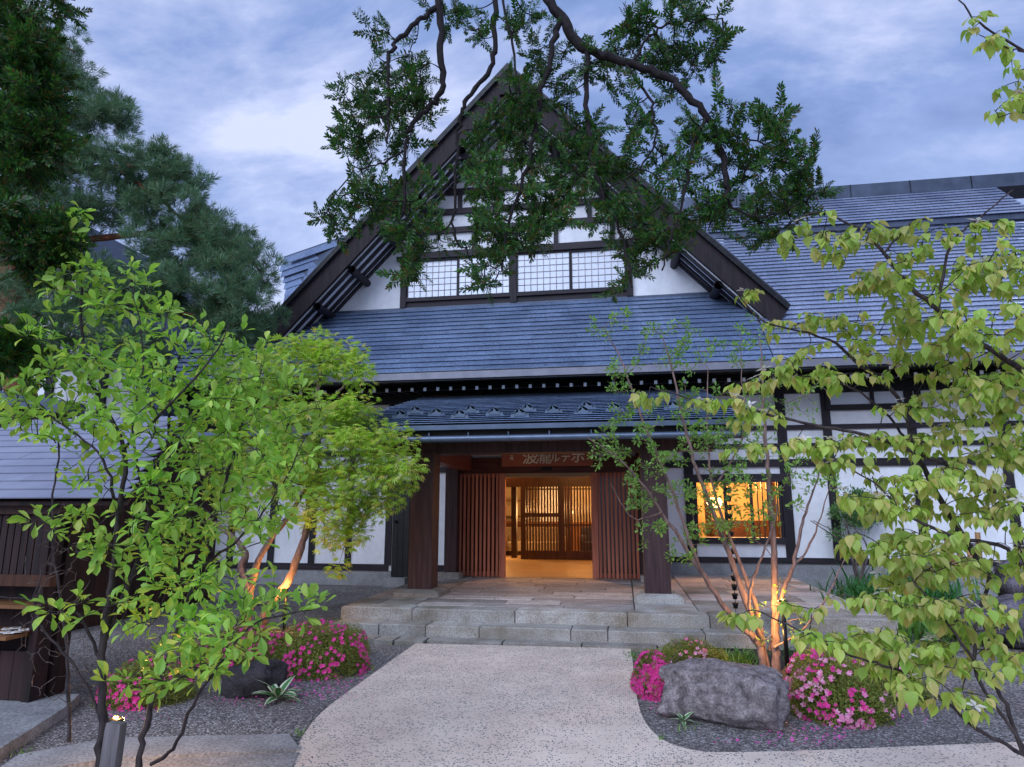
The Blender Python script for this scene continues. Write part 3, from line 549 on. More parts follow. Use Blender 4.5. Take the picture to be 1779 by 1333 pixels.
YD=13.62; dz0,dz1=.362,onY(870,823,YD)[2]; lz=onY(870,796,YD)[2]
span('lintel',ipx[0]+.25,ipx[1],YD-.06,YD+.14,dz1+.0,lz,M['lintel'],porch)
span('upper_beam',-3.9,.6,YD+.0,YD+.16,onY(870,786,YD)[2],3.6,M['column'],porch)
span('upper_panel',ipx[0]+.25,ipx[1],YD+.05,YD+.08,lz-.01,onY(870,786,YD)[2]+.01,M['plaster'],porch)
span('opening_head',onY(878,900,YD)[0],onY(1030,900,YD)[0],YD-.03,YD+.1,onY(950,829,YD)[2],dz1,M['tan'],porch)
bx('sensor',(onY(951,816,YD)[0],YD-.085,onY(951,816,YD)[2]),(.22,.05,.06),M['black'],porch)
def leaf_door(x0,x1,stile_right):
    d=link(bpy.data.objects.new('slat_door',None),porch,Matrix.Translation((x0,YD,dz0)))
    span('screen',x0+.02,x1-.02,YD+.02,YD+.03,dz0+.04,dz1-.01,M['glassdark'],d)
    span('bottom_rail',x0,x1,YD-.02,YD+.018,dz0,dz0+.10,M['redwoodh'],d); span('top_rail',x0,x1,YD-.02,YD+.018,dz1-.07,dz1,M['redwoodh'],d)
    s=.125
    if stile_right: span('stile',x1-s,x1,YD-.05,YD+.05,dz0,dz1,M['redwood'],d); a,b=x0,x1-s
    else: span('stile',x0,x0+s,YD-.05,YD+.05,dz0,dz1,M['redwood'],d); a,b=x0+s,x1
    n=10
    for i in range(n):
        X=a+(b-a)*(i+.5)/n; span('slat',X-.024,X+.024,YD-.05,YD-.021,dz0+.01,dz1-.005,M['redwood'],d)
span('door_gap_filler',.26,.37,YD-.02,YD+.12,.36,3.2,M['column'],porch); span('door_gap_filler',-3.56,-3.36,YD+.02,YD+.12,.36,3.2,M['column'],porch)  # filler boxes added to stop lobby light leaking past the door edges
xo0,xo1=onY(878,1000,YD)[0],onY(1030,1000,YD)[0]
leaf_door(onY(796,1000,YD)[0],xo0,True); leaf_door(xo1,onY(1113,1000,YD)[0],False)
# vestibule side walls and shell of the lit hall
span('side_wall',-3.72,-3.6,YD+.1,YW+.2,.3,3.6,M['plaster'],porch); span('side_wall',.42,.54,YD+.1,YW+.2,.3,3.6,M['plaster'],porch)
lob=thing('lobby','warmly lit entrance lobby with tan floor seen through the open slat doors','room',(-1.5,14,.34))
span('floor',-3.6,.42,YD-.02,15.06,.31,.364,M['tan'],lob); span('floor',-7,.52,15.06,24,.31,.364,M['tan'],lob); span('ceiling',-3.6,.42,YD+.2,15.06,3.25,3.3,M['wooddark'],lob); span('ceiling',-7,.5,15.06,24,3.25,3.3,M['wooddark'],lob)
span('back_wall',-7,.6,24,24.1,.3,3.3,M['cream'],lob); span('side_wall',-7.1,-7,15.1,24,.3,3.3,M['cream'],lob); span('side_wall',.54,.6,15.1,24,.3,3.3,M['cream'],lob)
YI=onZ(950,973,.352)[1]
ld=link(bpy.data.objects.new('inner_lattice_door',None),lob,Matrix.Translation((-1.5,YI,.36)))
ix0,ix1=onY(905,950,YI)[0],onY(1045,950,YI)[0]; im=onY(976,950,YI)[0]; iz1=onY(960,832,YI)[2]
for a,b in ((ix0,ix0+.14),(im-.09,im+.09),(ix1-.1,ix1)): span('stile',a,b,YI-.03,YI+.03,.36,iz1,M['wooddark'],ld)
span('rail',ix0,ix1,YI-.025,YI+.025,.36,.60,M['wooddark'],ld); span('rail',ix0-.6,ix1,YI-.028,YI+.028,iz1-.22,iz1+.6,M['wooddark'],ld); zr=onY(960,895,YI)[2]; span('rail',ix0,im,YI-.026,YI+.026,zr-.05,zr+.05,M['wooddark'],ld)
for (a,b) in ((ix0+.14,im-.09),(im+.09,ix1-.1)):
    for i in range(11):
        X=a+(b-a)*(i+.5)/11; span('slat',X-.022,X+.022,YI-.02,YI+.02,.55,iz1-.2,M['wooddark'],ld)
for z in (onY(960,850,YI)[2],onY(960,912,YI)[2]): span('rail',ix0,ix1,YI-.015,YI+.015,z-.018,z+.018,M['wooddark'],ld)
span('pillar',onY(884,950,YI)[0],onY(893,950,YI)[0],YI+.4,YI+.62,.36,3.2,M['wooddark'],lob)
for X in (-3.3,-.4,-1.9): span('pillar',X,X+.22,21.5,21.7,.36,3.2,M['wooddark'],lob)
span('wall_panel',-2.9,-2.25,23.2,23.3,.36,3.2,M['plaster2'],lob)
for i in range(4): span('wall_shelf',-6.6,-3.6,23.6,23.95,.9+i*.55,.94+i*.55,M['woodmid'],lob)
def sofa(x,y,wid,m,label,rz=0):
    s=thing('sofa',label,'sofa',(x,y,.35)); 
    bx('seat',(x,y,.62),(wid,.8,.26),m,s,bev=True); bx('backrest',(x,y+.34,.92),(wid,.2,.5),m,s,bev=True); bx('base',(x,y,.42),(wid*.96,.7,.13),M['wooddark'],s)
    for q in (-1,1): bx('armrest',(x+q*(wid/2-.08),y,.78),(.16,.78,.3),m,s,bev=True)
sofa(-2.75,20.4,2.0,M['sofa'],'beige sofa left of the inner lattice doors in the lobby'); sofa(-.6,20.9,1.5,M['sofab'],'dark blue sofa behind the right lattice door in the lobby')
tb=thing('lobby_counter','long brown wooden counter at the back of the lit lobby','counter',(-1,22.3,.35)); span('top',-4.2,.3,22.2,22.8,1.25,1.32,M['woodmid'],tb); span('front',-4.1,.25,22.3,22.35,.36,1.25,M['woodmid'],tb)
def tlamp(x,y,z,r,label,stand=.3,W=35):
    t=thing('table_lamp',label,'lamp',(x,y,z)); lathe('foot',[(.09,0),(.09,.02),(.02,.03),(.015,stand)],M['iron'],t,(x,y,z),10)
    lathe('shade',[(r*.35,0),(r*.9,r*.35),(r,r*.8),(r*.85,r*1.3),(r*.3,r*1.6)],M['lampshade'],t,(x,y,z+stand),14)
    l=bpy.data.lights.new('lamp_light','POINT'); l.energy=W; l.color=(1,.55,.2); l.shadow_soft_size=.15; lo=bpy.data.objects.new('lamp_light',l); lo.visible_camera=False; link(lo,t,Matrix.Translation((x,y-r-.12,z+stand+r)))
tlamp(-3.9,19.6,1.05,.28,'round paper lamp glowing at the left edge of the lobby opening',.25,70)
span('side_table',-4.2,-3.6,19.3,19.9,.98,1.04,M['woodmid'],lob); span('side_table_leg',-3.95,-3.87,19.55,19.63,.36,.98,M['wooddark'],lob)
tlamp(-1.9,22.5,1.33,.22,'low warm lamp in the middle of the lobby counter',.12,60); tlamp(-.55,22.5,1.33,.3,'large round lamp at the right end of the lobby counter',.12,60)
for i,(x,y,W) in enumerate(((-1.5,15.0,75),(-3.2,18.4,45),(-1.2,20.6,110))):
    t=thing('ceiling_lamp',['recessed warm lamp in the ceiling just inside the slat doors','recessed warm lamp in the ceiling left of the inner doors','recessed warm lamp in the ceiling above the sofas'][i],'lamp',(x,y,3.2)); lathe('lens',[(.07,0),(.08,.03)],M['lampwarm'],t,(x,y,3.2),12)
    l=bpy.data.lights.new('lamp_light','POINT'); l.energy=W; l.color=(1,.47,.15); l.shadow_soft_size=.08; link(bpy.data.objects.new('lamp_light',l),t,Matrix.Translation((x,y,3.1)))
# room behind the lit window
rm=thing('window_room','yellow-lit room with dark furniture behind the square window','room',(2.3,16,.6))
span('back_wall',.62,5,18.2,18.3,.3,3.2,M['cream'],rm); span('floor',.62,5,15.06,18.2,.3,.5,M['tan'],rm); span('ceiling',.62,5,15.06,18.2,2.9,3,M['cream'],rm); span('side_wall',.61,.7,15.06,18.2,.3,3,M['cream'],rm); span('side_wall',4.9,5,15.06,18.2,.3,3,M['cream'],rm)
for X in (2.0,3.55,3.9,4.3): span('pillar',X,X+.14,17.2,17.35,.4,3,M['wooddark'],rm)
span('cabinet',2.1,3.6,16.6,17.0,.5,1.45,M['wooddark'],rm); span('cabinet',.9,1.5,15.9,16.3,.5,1.2,M['wooddark'],rm)
t=thing('pendant_lamp','bright warm lamp inside the room behind the square window','lamp',(2.4,16.6,2.3)); lathe('shade',[(.12,0),(.2,.12),(.12,.24)],M['lampshade'],t,(2.2,16.9,1.75),12)
l=bpy.data.lights.new('lamp_light','POINT'); l.energy=150; l.color=(1,.47,.12); l.shadow_soft_size=.15; link(bpy.data.objects.new('lamp_light',l),t,Matrix.Translation((2.5,16.2,2.3)))
# sign board
sg=thing('name_sign','carved red-brown wooden name board with cream brush lettering above the entrance opening','sign',(-1.5,13.2,2.7))
sa,sb=onY(872,782,13.2),onY(1030,809,13.2)
bo=beam('board',(sa[0],13.2,(sa[2]+sb[2])/2),(sb[0],13.2,(sa[2]+sb[2])/2),.05,sa[2]-sb[2],M['signwood'],sg)
def text(body,cx,cz,size,y,parent,mat,sx=1,ital=0):
    c=bpy.data.curves.new('lettering','FONT'); c.body=body; c.size=size; c.align_x='CENTER'; c.align_y='CENTER'; c.extrude=.004; c.offset=0 if body=='瀧' else .003; c.shear=ital; c.resolution_u=4
    o=bpy.data.objects.new('tmp',c); C.objects.link(o); dg=bpy.context.evaluated_depsgraph_get(); me=bpy.data.meshes.new_from_object(o.evaluated_get(dg)); bpy.data.objects.remove(o)
    me.materials.clear(); me.materials.append(mat)
    return link(bpy.data.objects.new('lettering',me),parent,Matrix.Translation((cx,y,cz))@Matrix.Rotation(rad(90),4,'X')@Matrix.Diagonal((sx,1,1,1)))
szh=(sa[2]-sb[2])
for ch,px,s,r in (('波',921,1.0,.04),('瀧',944,1.0,.04),('ル',963.5,.78,.1),('テ',982,.78,.1),('ホ',1003,.9,.1)): text(ch,onY(px,796,13.17)[0],(sa[2]+sb[2])/2-.012,szh*s*.86,13.17,sg,M['signtext'],1.15 if s>.85 else .92,r)
for k,ch in enumerate('二代'): text(ch,onY(889,792,13.17)[0],(sa[2]+sb[2])/2+.06-.075*k,.07,13.17,sg,M['signtext'])
# wood offcut on the porch roof, pipe, rain chain
sc_=thing('roof_scrap','two pale wooden slats lying on the top of the porch roof at its left','wooden slats',(-4,14,4.1))
d=ray(763,690); t=((PZ0+.03-PS*PY0)-H)/(d[2]-PS*d[1]); p=np.array((0,0,H))+d*t
bx('slat',p,(.30,.10,.02),M['greyplank'],sc_,rz=.2); bx('slat',p+(.02,.12,.05),(.3,.1,.02),M['redwoodh'],sc_,rz=.1)
wp=thing('water_pipe','thin pale standing water pipe in the gravel before the left white wall','pipe',onZ(660,1010,.02)); b0=onZ(660,1010,.0)
pv,pf=tube([b0,b0+(0,0,.36)],.022,8); mobj('pipe',pv,pf,M['gutter'],wp,True); lathe('cap',[(.03,0),(.035,.02),(.02,.045)],M['gutter'],wp,b0+(0,0,.36),8)
rc0=onY(1276,1050,9.62); rch=thing('rain_chain','black rain chain of small cups hanging from the right end of the porch gutter','rain chain',(1.5,9.62,.4))
X0=onY(1277,1040,9.62)[0]
Z=gz0; cupm=None
while Z>.42:
    if cupm is None: cupm=lathe('cup',[(.012,-.075),(.028,-.07),(.034,-.03),(.047,0),(.040,.0),(.02,-.05)],M['iron'],rch,(X0,9.62,Z),10); cm=cupm.data
    else: link(bpy.data.objects.new('cup',cm),rch,Matrix.Translation((X0,9.62,Z)))
    Z-=.118
pv,pf=tube([(X0,9.62,gz0),(X0,9.62,.3)],.004,4); mobj('chain',pv,pf,M['iron'],rch)
# ================================================================== ROTATED LEFT WING behind the gable
lw=thing('left_wing','side wing with a dark slate-blue metal roof behind the left gable slope','building',(-8,19,0))
a=rad(24.5); hd=np.array((-math.cos(a),math.sin(a),0)); A=at(612,404,18.5); B=at(493,446,0) if False else None
A=at(640,395,19.0); hd=at(493,446,20.4)-A; Lw=np.linalg.norm(hd); hd=hd/Lw; q3=at(505,585,18.2)-at(493,446,20.4); up=None; perp=np.array((math.sin(a)*-1,-math.cos(a),0))*-1
vd=np.array((math.sin(a),math.cos(a),0)); vdn=q3/np.linalg.norm(q3)   # down-slope towards the viewer
low=A+vdn*4.2; 
prism('roof',[tuple(A),tuple(A+hd*Lw),tuple(low+hd*(Lw+.1)),tuple(low)],tuple(vd*.2+np.array((0,0,-.1))),M['ridge'],lw)
shingles(lw.children[0],low,hd,-vdn,Lw,.34,12,2.6,M['shingle'],300,tilt=.03)
q=low+hd*(Lw+.6)+np.array((0,1.0,0)); bx('wall',q+(.6,0,-1.5),(3.2,.2,4.5),M['plaster'],lw); bx('post',q+(-.5,-.12,-1.5),(.25,.1,4.5),T,lw)
# ================================================================== GABLE HOUSE far left
gh=thing('gable_house','white-walled house with black barge boards half hidden by the pine','house',(-11,16,0))
GY=13.0
ap=onY(132,392,GY); rt=onY(262,640,GY); k=(ap[2]-rt[2])/(rt[0]-ap[0])
wl=[(ap[0],GY,ap[2]-.3)]; 
prism('wall',[(ap[0],GY,ap[2]-.3),(ap[0]+3.0,GY,ap[2]-.3-3.0*k),(ap[0]+3.0,GY,0),(ap[0]-3.2,GY,0),(ap[0]-3.2,GY,ap[2]-.3-3.2*k)],(0,4,0),M['plaster'],gh)
for s in (-1,1):
    prism('barge_board',[(ap[0],GY-.5,ap[2]+.05),(ap[0]+s*3.6,GY-.5,ap[2]+.05-3.6*k),(ap[0]+s*3.6,GY-.5,ap[2]-.4-3.6*k),(ap[0],GY-.5,ap[2]-.4)],(0,.08,0),M['black'],gh)
    prism('roof',[(ap[0],GY-.6,ap[2]+.15),(ap[0]+s*3.8,GY-.6,ap[2]+.15-3.8*k),(ap[0]+s*3.8,GY-.6,ap[2]-3.8*k),(ap[0],GY-.6,ap[2])],(0,4.8,0),M['ridge'],gh)
for z in (onY(170,530,GY)[2],onY(170,600,GY)[2]-.4,2.6,2.0): span('tie_beam',ap[0]-3.1,ap[0]+2.9,GY-.06,GY,z-.16,z+.16,TH_,gh)
for X in (-1.6,-.2,1.2,2.6): span('post',ap[0]+X,ap[0]+X+.2,GY-.05,GY,0,min(ap[2]-1-abs(X+.1)*k*1.1,9),T,gh)
# low link building between, dark boarded
lk=thing('boarded_outbuilding','dark vertically boarded outbuilding with blue-grey metal capping behind the kiosk roof','outbuilding',(-6.6,8.5,0))
oa,ob=onY(-60,672,8.2),onY(122,700,8.2)
n=9
for i in range(n):
    X=oa[0]+(ob[0]-oa[0])*i/n; span('wall_board',X+.01,X+(ob[0]-oa[0])/n-.01,8.2+.01*(i%2),8.28,0,3.35-.03*i,M['char'],lk)
beam('capping',(oa[0]-.1,8.15,3.45),(ob[0]+.15,8.15,3.12),.35,.18,M['ridge'],lk); span('side_wall',ob[0]-.05,ob[0],8.29,12,0,3.0,M['char'],lk)
beam('roof_edge',(ob[0],9.6,onY(200,760,9.6)[2]),(ob[0]+3.2,9.6,onY(200,760,9.6)[2]-.03),.6,.06,M['gutter2'],lk)
# ================================================================== KIOSK at the left edge
ki=thing('roofed_kiosk','dark wooden slatted kiosk with a smooth blue-grey metal roof at the left edge','kiosk',(-5.2,5.3,0))
KY=5.25; kz=onY(40,870,KY)[2]; kxr=onY(100,900,KY)[0]
e0=onY(-120,868,KY-.12); e1=onY(232,866,KY-.12)
kp=prism('roof',[(e0[0]-1,KY-.15,kz-.01),(e1[0]-.03,KY-.15,kz-.01),(e1[0]-.9,KY+1.75,kz+1.0),(e0[0]-1,KY+1.75,kz+1.0)],(0,.0,-.035),M['char'],ki)
kv=np.array((0,1.9,1.02)); kl=np.linalg.norm(kv)
Xs=[]
def kcut(s): return (0,(e1[0]-e0[0]+1)-.05-s*.42)
shingles(kp,(e0[0]-1,KY-.2,kz+.0),(1,0,0),kv,e1[0]-e0[0]+1,.172,12,4,M['boardgreyblue'],300,cut=kcut,tilt=.06,name='roof_board')
span('head_rail',e0[0],kxr+.05,KY-.04,KY+.05,kz-.12,kz-.005,M['wooddark'],ki)
zr0=onY(30,998,KY)[2]; zr1=onY(30,1018,KY)[2]
xx=e0[0]
while xx<kxr: span('slat',xx,xx+.062,KY,KY+.03,zr0,kz-.1,M['char'],ki); xx+=.074
span('rail',e0[0],kxr+.03,KY-.03,KY+.05,zr1,zr0,M['wooddark'],ki)
zs=onY(20,1050,KY-.05)[2]; span('upper_shelf',e0[0],onY(75,1048,KY)[0],KY-.1,KY+.3,zs-.03,zs,M['woodmid'],ki)
zl=onY(20,1102,KY-.1)[2]; span('lower_shelf',e0[0],onY(50,1100,KY)[0],KY-.22,KY+.25,zl-.03,zl,M['woodmid'],ki)
span('back_board',e0[0],kxr-.1,KY+.22,KY+.26,0,kz,M['char'],ki)
xb=onY(38,1180,KY)[0]; xx=e0[0]
while xx<xb: span('front_board',xx,xx+.135,KY+.0,KY+.04,.1,zl-.16,M['char'],ki); xx+=.14
for a,b,yy in ((48,62,0),(64,96,.18)): span('corner_post',onY(a,1150,KY+yy)[0],onY(b,1150,KY+yy)[0],KY+yy-.02,KY+yy+.14,.08,kz,M['char'],ki)
kbs=[onZ(-10,1330,.0),onZ(108,1251,.0),onZ(104,1236,.0)+(0,.2,0),onZ(-160,1236,0)+(0,.2,0),onZ(-160,1330,0)]
prism('concrete_base',[tuple(p) for p in kbs],(0,0,.09),M['concrete'],ki)
lf=None
for i,(px,py) in enumerate(((6,1098),(19,1099),(32,1097),(13,1092),(27,1091),(41,1094))):
    d=ray(px,py); zt=zl+.012+.004*i; t=(zt-H)/d[2]; p=np.array((0,0,H))+d*t
    lf=thing('leaflet','%s small white printed leaflet on the lower kiosk shelf'%['front left','front middle','front right','rear left','rear middle','far right'][i],'leaflet',p,'leaflets on the kiosk shelf')
    bx('sheet',p,(.075,.10,.004),M['white'],lf,rz=.3+.1*i); bx('printed_panel',p+(0,0,.0031),(.045,.05,.002),M['tan'],lf,rz=.3+.1*i)
# ================================================================== VEGETATION
def limb(parent,pts,r0,r1,mat,name='branch',n=8,k=6,jit=.0):
    P=smoothpath(pts,k); 
    if jit: P[1:-1]+=RS.normal(size=(len(P)-2,3))*jit
    t=np.linspace(0,1,len(P)); R=(r0*(1-t)+r1*t)*(1+.10*RS.normal(size=len(P)).clip(-1,1))
    v,f=tube(P,R,n); mobj(name,v,f,mat,parent,True); return P,R
def pl(px_pts,k=1.0): return [at(p[0],p[1],p[2]*k) for p in px_pts]
def deeper(bl,k): return [(a,b,c,d,e*k,f*k,g) for a,b,c,d,e,f,g in bl]
def sample_blobs(blobs,shell=0.0):
    out=[]
    for b in blobs:
        cx,cy,rx,ry,D,dd,n=b[:7]; c=at(cx,cy,D); sx=rx/F*D; sy=ry/F*D
        q=RS.normal(size=(n,3)); q/=np.linalg.norm(q,axis=1)[:,None]; rr=RS.uniform(shell,1,n)**(1/2.2); q*=rr[:,None]
        out.append(c+q[:,:1]*sx*_r+q[:,1:2]*dd*_fh+q[:,2:3]*sy*_u)
    return np.vstack(out)
def grow(att,nodes,mat_bag,r=.006,seg=5,sag=.1,maxr=None,tn=4,bias=None):
    """joins every crown point to the nearest wood with a bent twig; returns the twig paths"""
    N_=list(nodes); A=np.array(N_); order=np.argsort([np.min(np.linalg.norm(A-a,axis=1)) for a in att]); paths=[]
    for i in order:
        a=att[i]; d=np.linalg.norm(A-a,axis=1); 
        if bias is not None: d=d+bias*np.maximum(A[:,2]-a[2],0)
        j=int(np.argmin(d)); p=A[j]; l=np.linalg.norm(a-p)
        if l<1e-3: continue
        m=(p+a)/2+RS.normal(size=3)*l*.12+np.array((0,0,-sag*l)); t=np.linspace(0,1,seg+1)[:,None]; P=(1-t)**2*p+2*t*(1-t)*m+t*t*a
        R=np.linspace(r*(.7+l*1.2),r*.35,seg+1); v,f=tube(P,R,tn); mat_bag.add(v,f); paths.append(P); A=np.vstack([A,P[1:]])
    return paths
def foliage_on(paths,per,spread,size,kind,frac=.4):
    """positions, directions and ups of leaves along the outer part of each twig"""
    p=[];d=[];u=[];s=[]
    for P in paths:
        k=max(1,int(per*RS.uniform(.7,1.3))); tt=1-RS.uniform(0,frac,k)**1.3; idx=tt*(len(P)-1); i0=np.minimum(idx.astype(int),len(P)-2); fr=(idx-i0)[:,None]
        q=P[i0]*(1-fr)+P[i0+1]*fr; T=P[-1]-P[-2]; T=T/(np.linalg.norm(T)+1e-9); rn=RS.normal(size=(k,3)); rn/=np.linalg.norm(rn,axis=1)[:,None]
        if kind=='up': dd=T*.6+rn*.85+np.array((0,0,.25)); uu=np.array((0,0,1.))+RS.normal(size=(k,3))*.45
        elif kind=='hang': o=rn*np.array((1,1,.2)); dd=o*.75+T*.3+np.array((0,0,-.85)); uu=o+np.array((0,0,.8))+RS.normal(size=(k,3))*.25
        elif kind=='layer': o=rn*np.array((1,1,.35)); dd=o+np.array((0,0,-.15)); uu=np.array((0,0,1.))+RS.normal(size=(k,3))*.35
        else: dd=T*.5+rn; uu=RS.normal(size=(k,3))
        p.append(q+rn*spread); d.append(dd); u.append(uu); s.append(size*RS.uniform(.5,1.28,k))
    return np.vstack(p),np.vstack(d),np.vstack(u),np.concatenate(s)
# ---- overhanging yew, reaching down into the picture from above
yw=thing('overhanging_yew','dark needled conifer boughs hanging down from above in front of the gable','tree',at(940,-300,3.6))
D=3.5
ylimbs=[([(960,-330,4.3),(930,-120,3.9),(945,-20,3.6),(975,30,3.55),(1020,85,3.5),(1095,112,3.45),(1160,138,3.4),(1212,185,3.35),(1248,245,3.35),(1262,318,3.3),(1258,345,3.3)],.048,.014),
([(960,-330,4.3),(850,-200,3.9),(770,-60,3.6),(765,60,3.55),(770,150,3.5),(745,185,3.5),(712,222,3.45),(704,262,3.45),(700,370,3.4)],.034,.009),
([(765,10,3.57),(728,35,3.5),(690,72,3.45),(674,110,3.4),(676,180,3.4),(674,250,3.4)],.022,.006),
([(930,-120,3.9),(868,-30,3.75),(860,60,3.7),(852,118,3.65),(812,170,3.6),(797,215,3.6),(793,290,3.55),(788,400,3.5),(800,430,3.5)],.026,.006),
([(975,30,3.55),(955,100,3.5),(940,170,3.5),(926,250,3.45),(905,330,3.4),(880,400,3.4),(872,470,3.35)],.024,.006),
([(1020,85,3.5),(1021,170,3.5),(1027,260,3.45),(1045,340,3.4),(1080,410,3.4),(1098,500,3.35)],.022,.006),
([(1225,205,3.35),(1205,260,3.3),(1190,340,3.3),(1165,410,3.3),(1150,470,3.3)],.014,.005),
([(1258,345,3.3),(1290,372,3.3),(1340,375,3.25),(1390,352,3.2)],.010,.004),
([(1240,235,3.35),(1290,238,3.3),(1340,250,3.25),(1375,240,3.2)],.008,.003),
([(1100,112,3.45),(1130,60,3.4),(1180,40,3.4),(1255,32,3.35)],.012,.004),
([(1085,110,3.45),(1130,180,3.4),(1140,240,3.4),(1100,300,3.35),(1050,330,3.35)],.011,.004),
([(704,262,3.45),(660,285,3.4),(610,300,3.4),(560,380,3.35)],.008,.003),
([(868,-30,3.75),(890,80,3.6),(905,180,3.5),(915,260,3.5)],.012,.004)]
nodes=[]
for pts,r0,r1 in ylimbs:
    P,R=limb(yw,pl(pts),r0*.82,r1*.9,M['barkd'],jit=.007); nodes+=list(P)
YBS=.98
yb=[(675,90,55,45,D,.25,26),(655,160,60,50,D,.25,26),(735,160,40,70,D,.25,20),(625,215,70,40,D,.25,22),(650,250,80,40,D,.25,30),(720,215,40,60,D,.25,20),(620,285,40,40,D,.2,12),(665,350,55,45,3.4,.25,24),(600,375,60,28,3.35,.2,22),(700,395,50,45,3.4,.25,28),(745,340,50,40,3.4,.25,16),(720,455,32,40,3.35,.2,14),
(780,15,60,25,3.6,.2,16),(825,60,30,30,3.6,.2,10),(900,30,60,30,3.55,.25,18),(940,90,50,50,3.55,.25,26),(900,180,60,55,3.5,.25,30),(870,250,60,50,3.5,.25,32),(930,260,60,50,3.45,.25,28),(830,280,40,40,3.5,.2,14),(850,330,60,35,3.4,.25,22),(930,340,70,45,3.4,.25,36),(880,410,70,45,3.4,.25,36),(850,470,40,28,3.35,.2,16),(950,390,50,40,3.4,.25,20),(770,415,40,22,3.4,.2,9),(980,170,45,50,3.5,.2,16),
(1010,230,50,50,3.45,.25,26),(1040,130,50,40,3.5,.25,20),(1080,60,60,45,3.45,.25,28),(1150,60,70,45,3.4,.25,36),(1210,45,60,32,3.4,.2,26),(1180,110,60,35,3.4,.25,24),(1240,95,35,28,3.35,.2,12),(1050,280,60,45,3.4,.25,30),(1000,320,50,45,3.4,.25,26),(1070,370,60,45,3.4,.25,28),(1110,430,50,40,3.35,.25,24),(1085,500,32,18,3.35,.15,7),(1150,400,50,40,3.3,.2,20),(1160,440,30,25,3.3,.2,8),(1110,190,50,40,3.4,.2,16),(1170,250,60,50,3.35,.25,28),(1230,230,50,50,3.3,.25,20),
(1290,250,50,45,3.25,.2,24),(1345,235,40,40,3.2,.2,20),(1320,290,60,35,3.25,.2,26),(1385,310,45,32,3.2,.2,22),(1400,270,15,15,3.2,.1,4),(1260,350,60,35,3.3,.25,24),(1330,370,60,30,3.25,.2,22),(1390,350,40,20,3.2,.2,12),(1220,380,45,35,3.3,.2,16),(1350,410,40,22,3.25,.15,9),(1160,330,40,40,3.3,.2,14)]
yb=[(a,b,c*YBS,d*YBS,e+.12,f,max(2,int(g*.60))) for a,b,c,d,e,f,g in yb]
att=sample_blobs(yb); bag=Bag(); paths=grow(att,nodes,bag,.006,5,.10,tn=4); bag.obj('twigs',M['barkd'],yw,True,'stuff')
p,d_,u_,s_=foliage_on(paths,3.5,.010,.135,'any',.26)
pieces('sprig',SPRIG,frames(p,d_+np.array((0,0,.12)),u_,s_*.95),yw,M['needle'],300,bulk='foliage')
# ---- dark yew at the left edge
yl=thing('dark_yew','almost black conifer foliage at the upper left edge of the picture','tree',at(-200,700,4.2))
P,R=limb(yl,pl([(-260,1400,4.6),(-230,700,4.5),(-180,300,4.4),(-120,-100,4.4)]),.16,.09,M['barkd'],'trunk',10); nodes=list(P)
for pts in ([(-200,400,4.4),(-60,330,4.2),(80,390,4.0)],[(-190,200,4.4),(-60,120,4.2),(90,130,4.1)],[(-150,0,4.4),(0,-20,4.2),(130,0,4.1)],[(-210,600,4.4),(-80,600,4.1),(40,610,4.0)],[(-200,300,4.4),(-60,220,4.2),(60,260,4.1)]):
    P,R=limb(yl,pl(pts),.03,.006,M['barkd']); nodes+=list(P)
yb2=[(20,40,60,40,4.1,.3,26),(110,5,40,12,4.1,.2,8),(50,110,60,45,4.1,.3,40),(75,170,35,30,4.1,.3,18),(30,230,70,45,4.1,.3,46),(75,240,40,40,4.05,.3,22),(40,300,30,20,4.05,.2,8),(20,385,50,32,4.0,.25,22),(85,415,45,45,4.0,.25,30),(30,450,45,30,4.0,.25,16),(20,610,40,42,4.0,.25,26),(-40,200,60,260,4.2,.3,60)]
att=sample_blobs(yb2); bag=Bag(); paths=grow(att,nodes,bag,.005); bag.obj('twigs',M['barkd'],yl,True,'stuff')
p,d_,u_,s_=foliage_on(paths,5.5,.015,.16,'any',.5); pieces('sprig',SPRIG,frames(p,d_,u_,s_),yl,M['needle'],120,bulk='foliage')
# ---- big pine
pn=thing('big_pine','large spreading pine with blue-green needle clouds and reddish trunk at the left','tree',at(40,1000,15))
P,R=limb(pn,pl([(60,1010,13.5),(40,700,13.5),(10,480,13.5),(30,330,13.4),(60,200,13.4),(40,60,13.4)]),.30,.12,M['barkr'],'trunk',12,jit=.02); nodes=list(P)
for pts,r in (([(15,450,13.5),(140,420,13.2),(280,405,13.0),(380,420,12.8),(450,470,12.7)],.10),([(30,330,13.4),(120,300,13.0),(220,290,12.8),(330,310,12.7)],.09),([(50,230,13.4),(130,200,13),(200,210,12.8)],.06),([(10,480,13.5),(150,510,12.9),(300,540,12.6),(420,560,12.4)],.09),([(45,100,13.4),(90,80,13),(130,90,13)],.05),([(200,290,12.8),(280,350,12.6),(340,400,12.5)],.05)):
    P,R=limb(pn,pl(pts),r,.02,M['barkr'],jit=.02); nodes+=list(P)
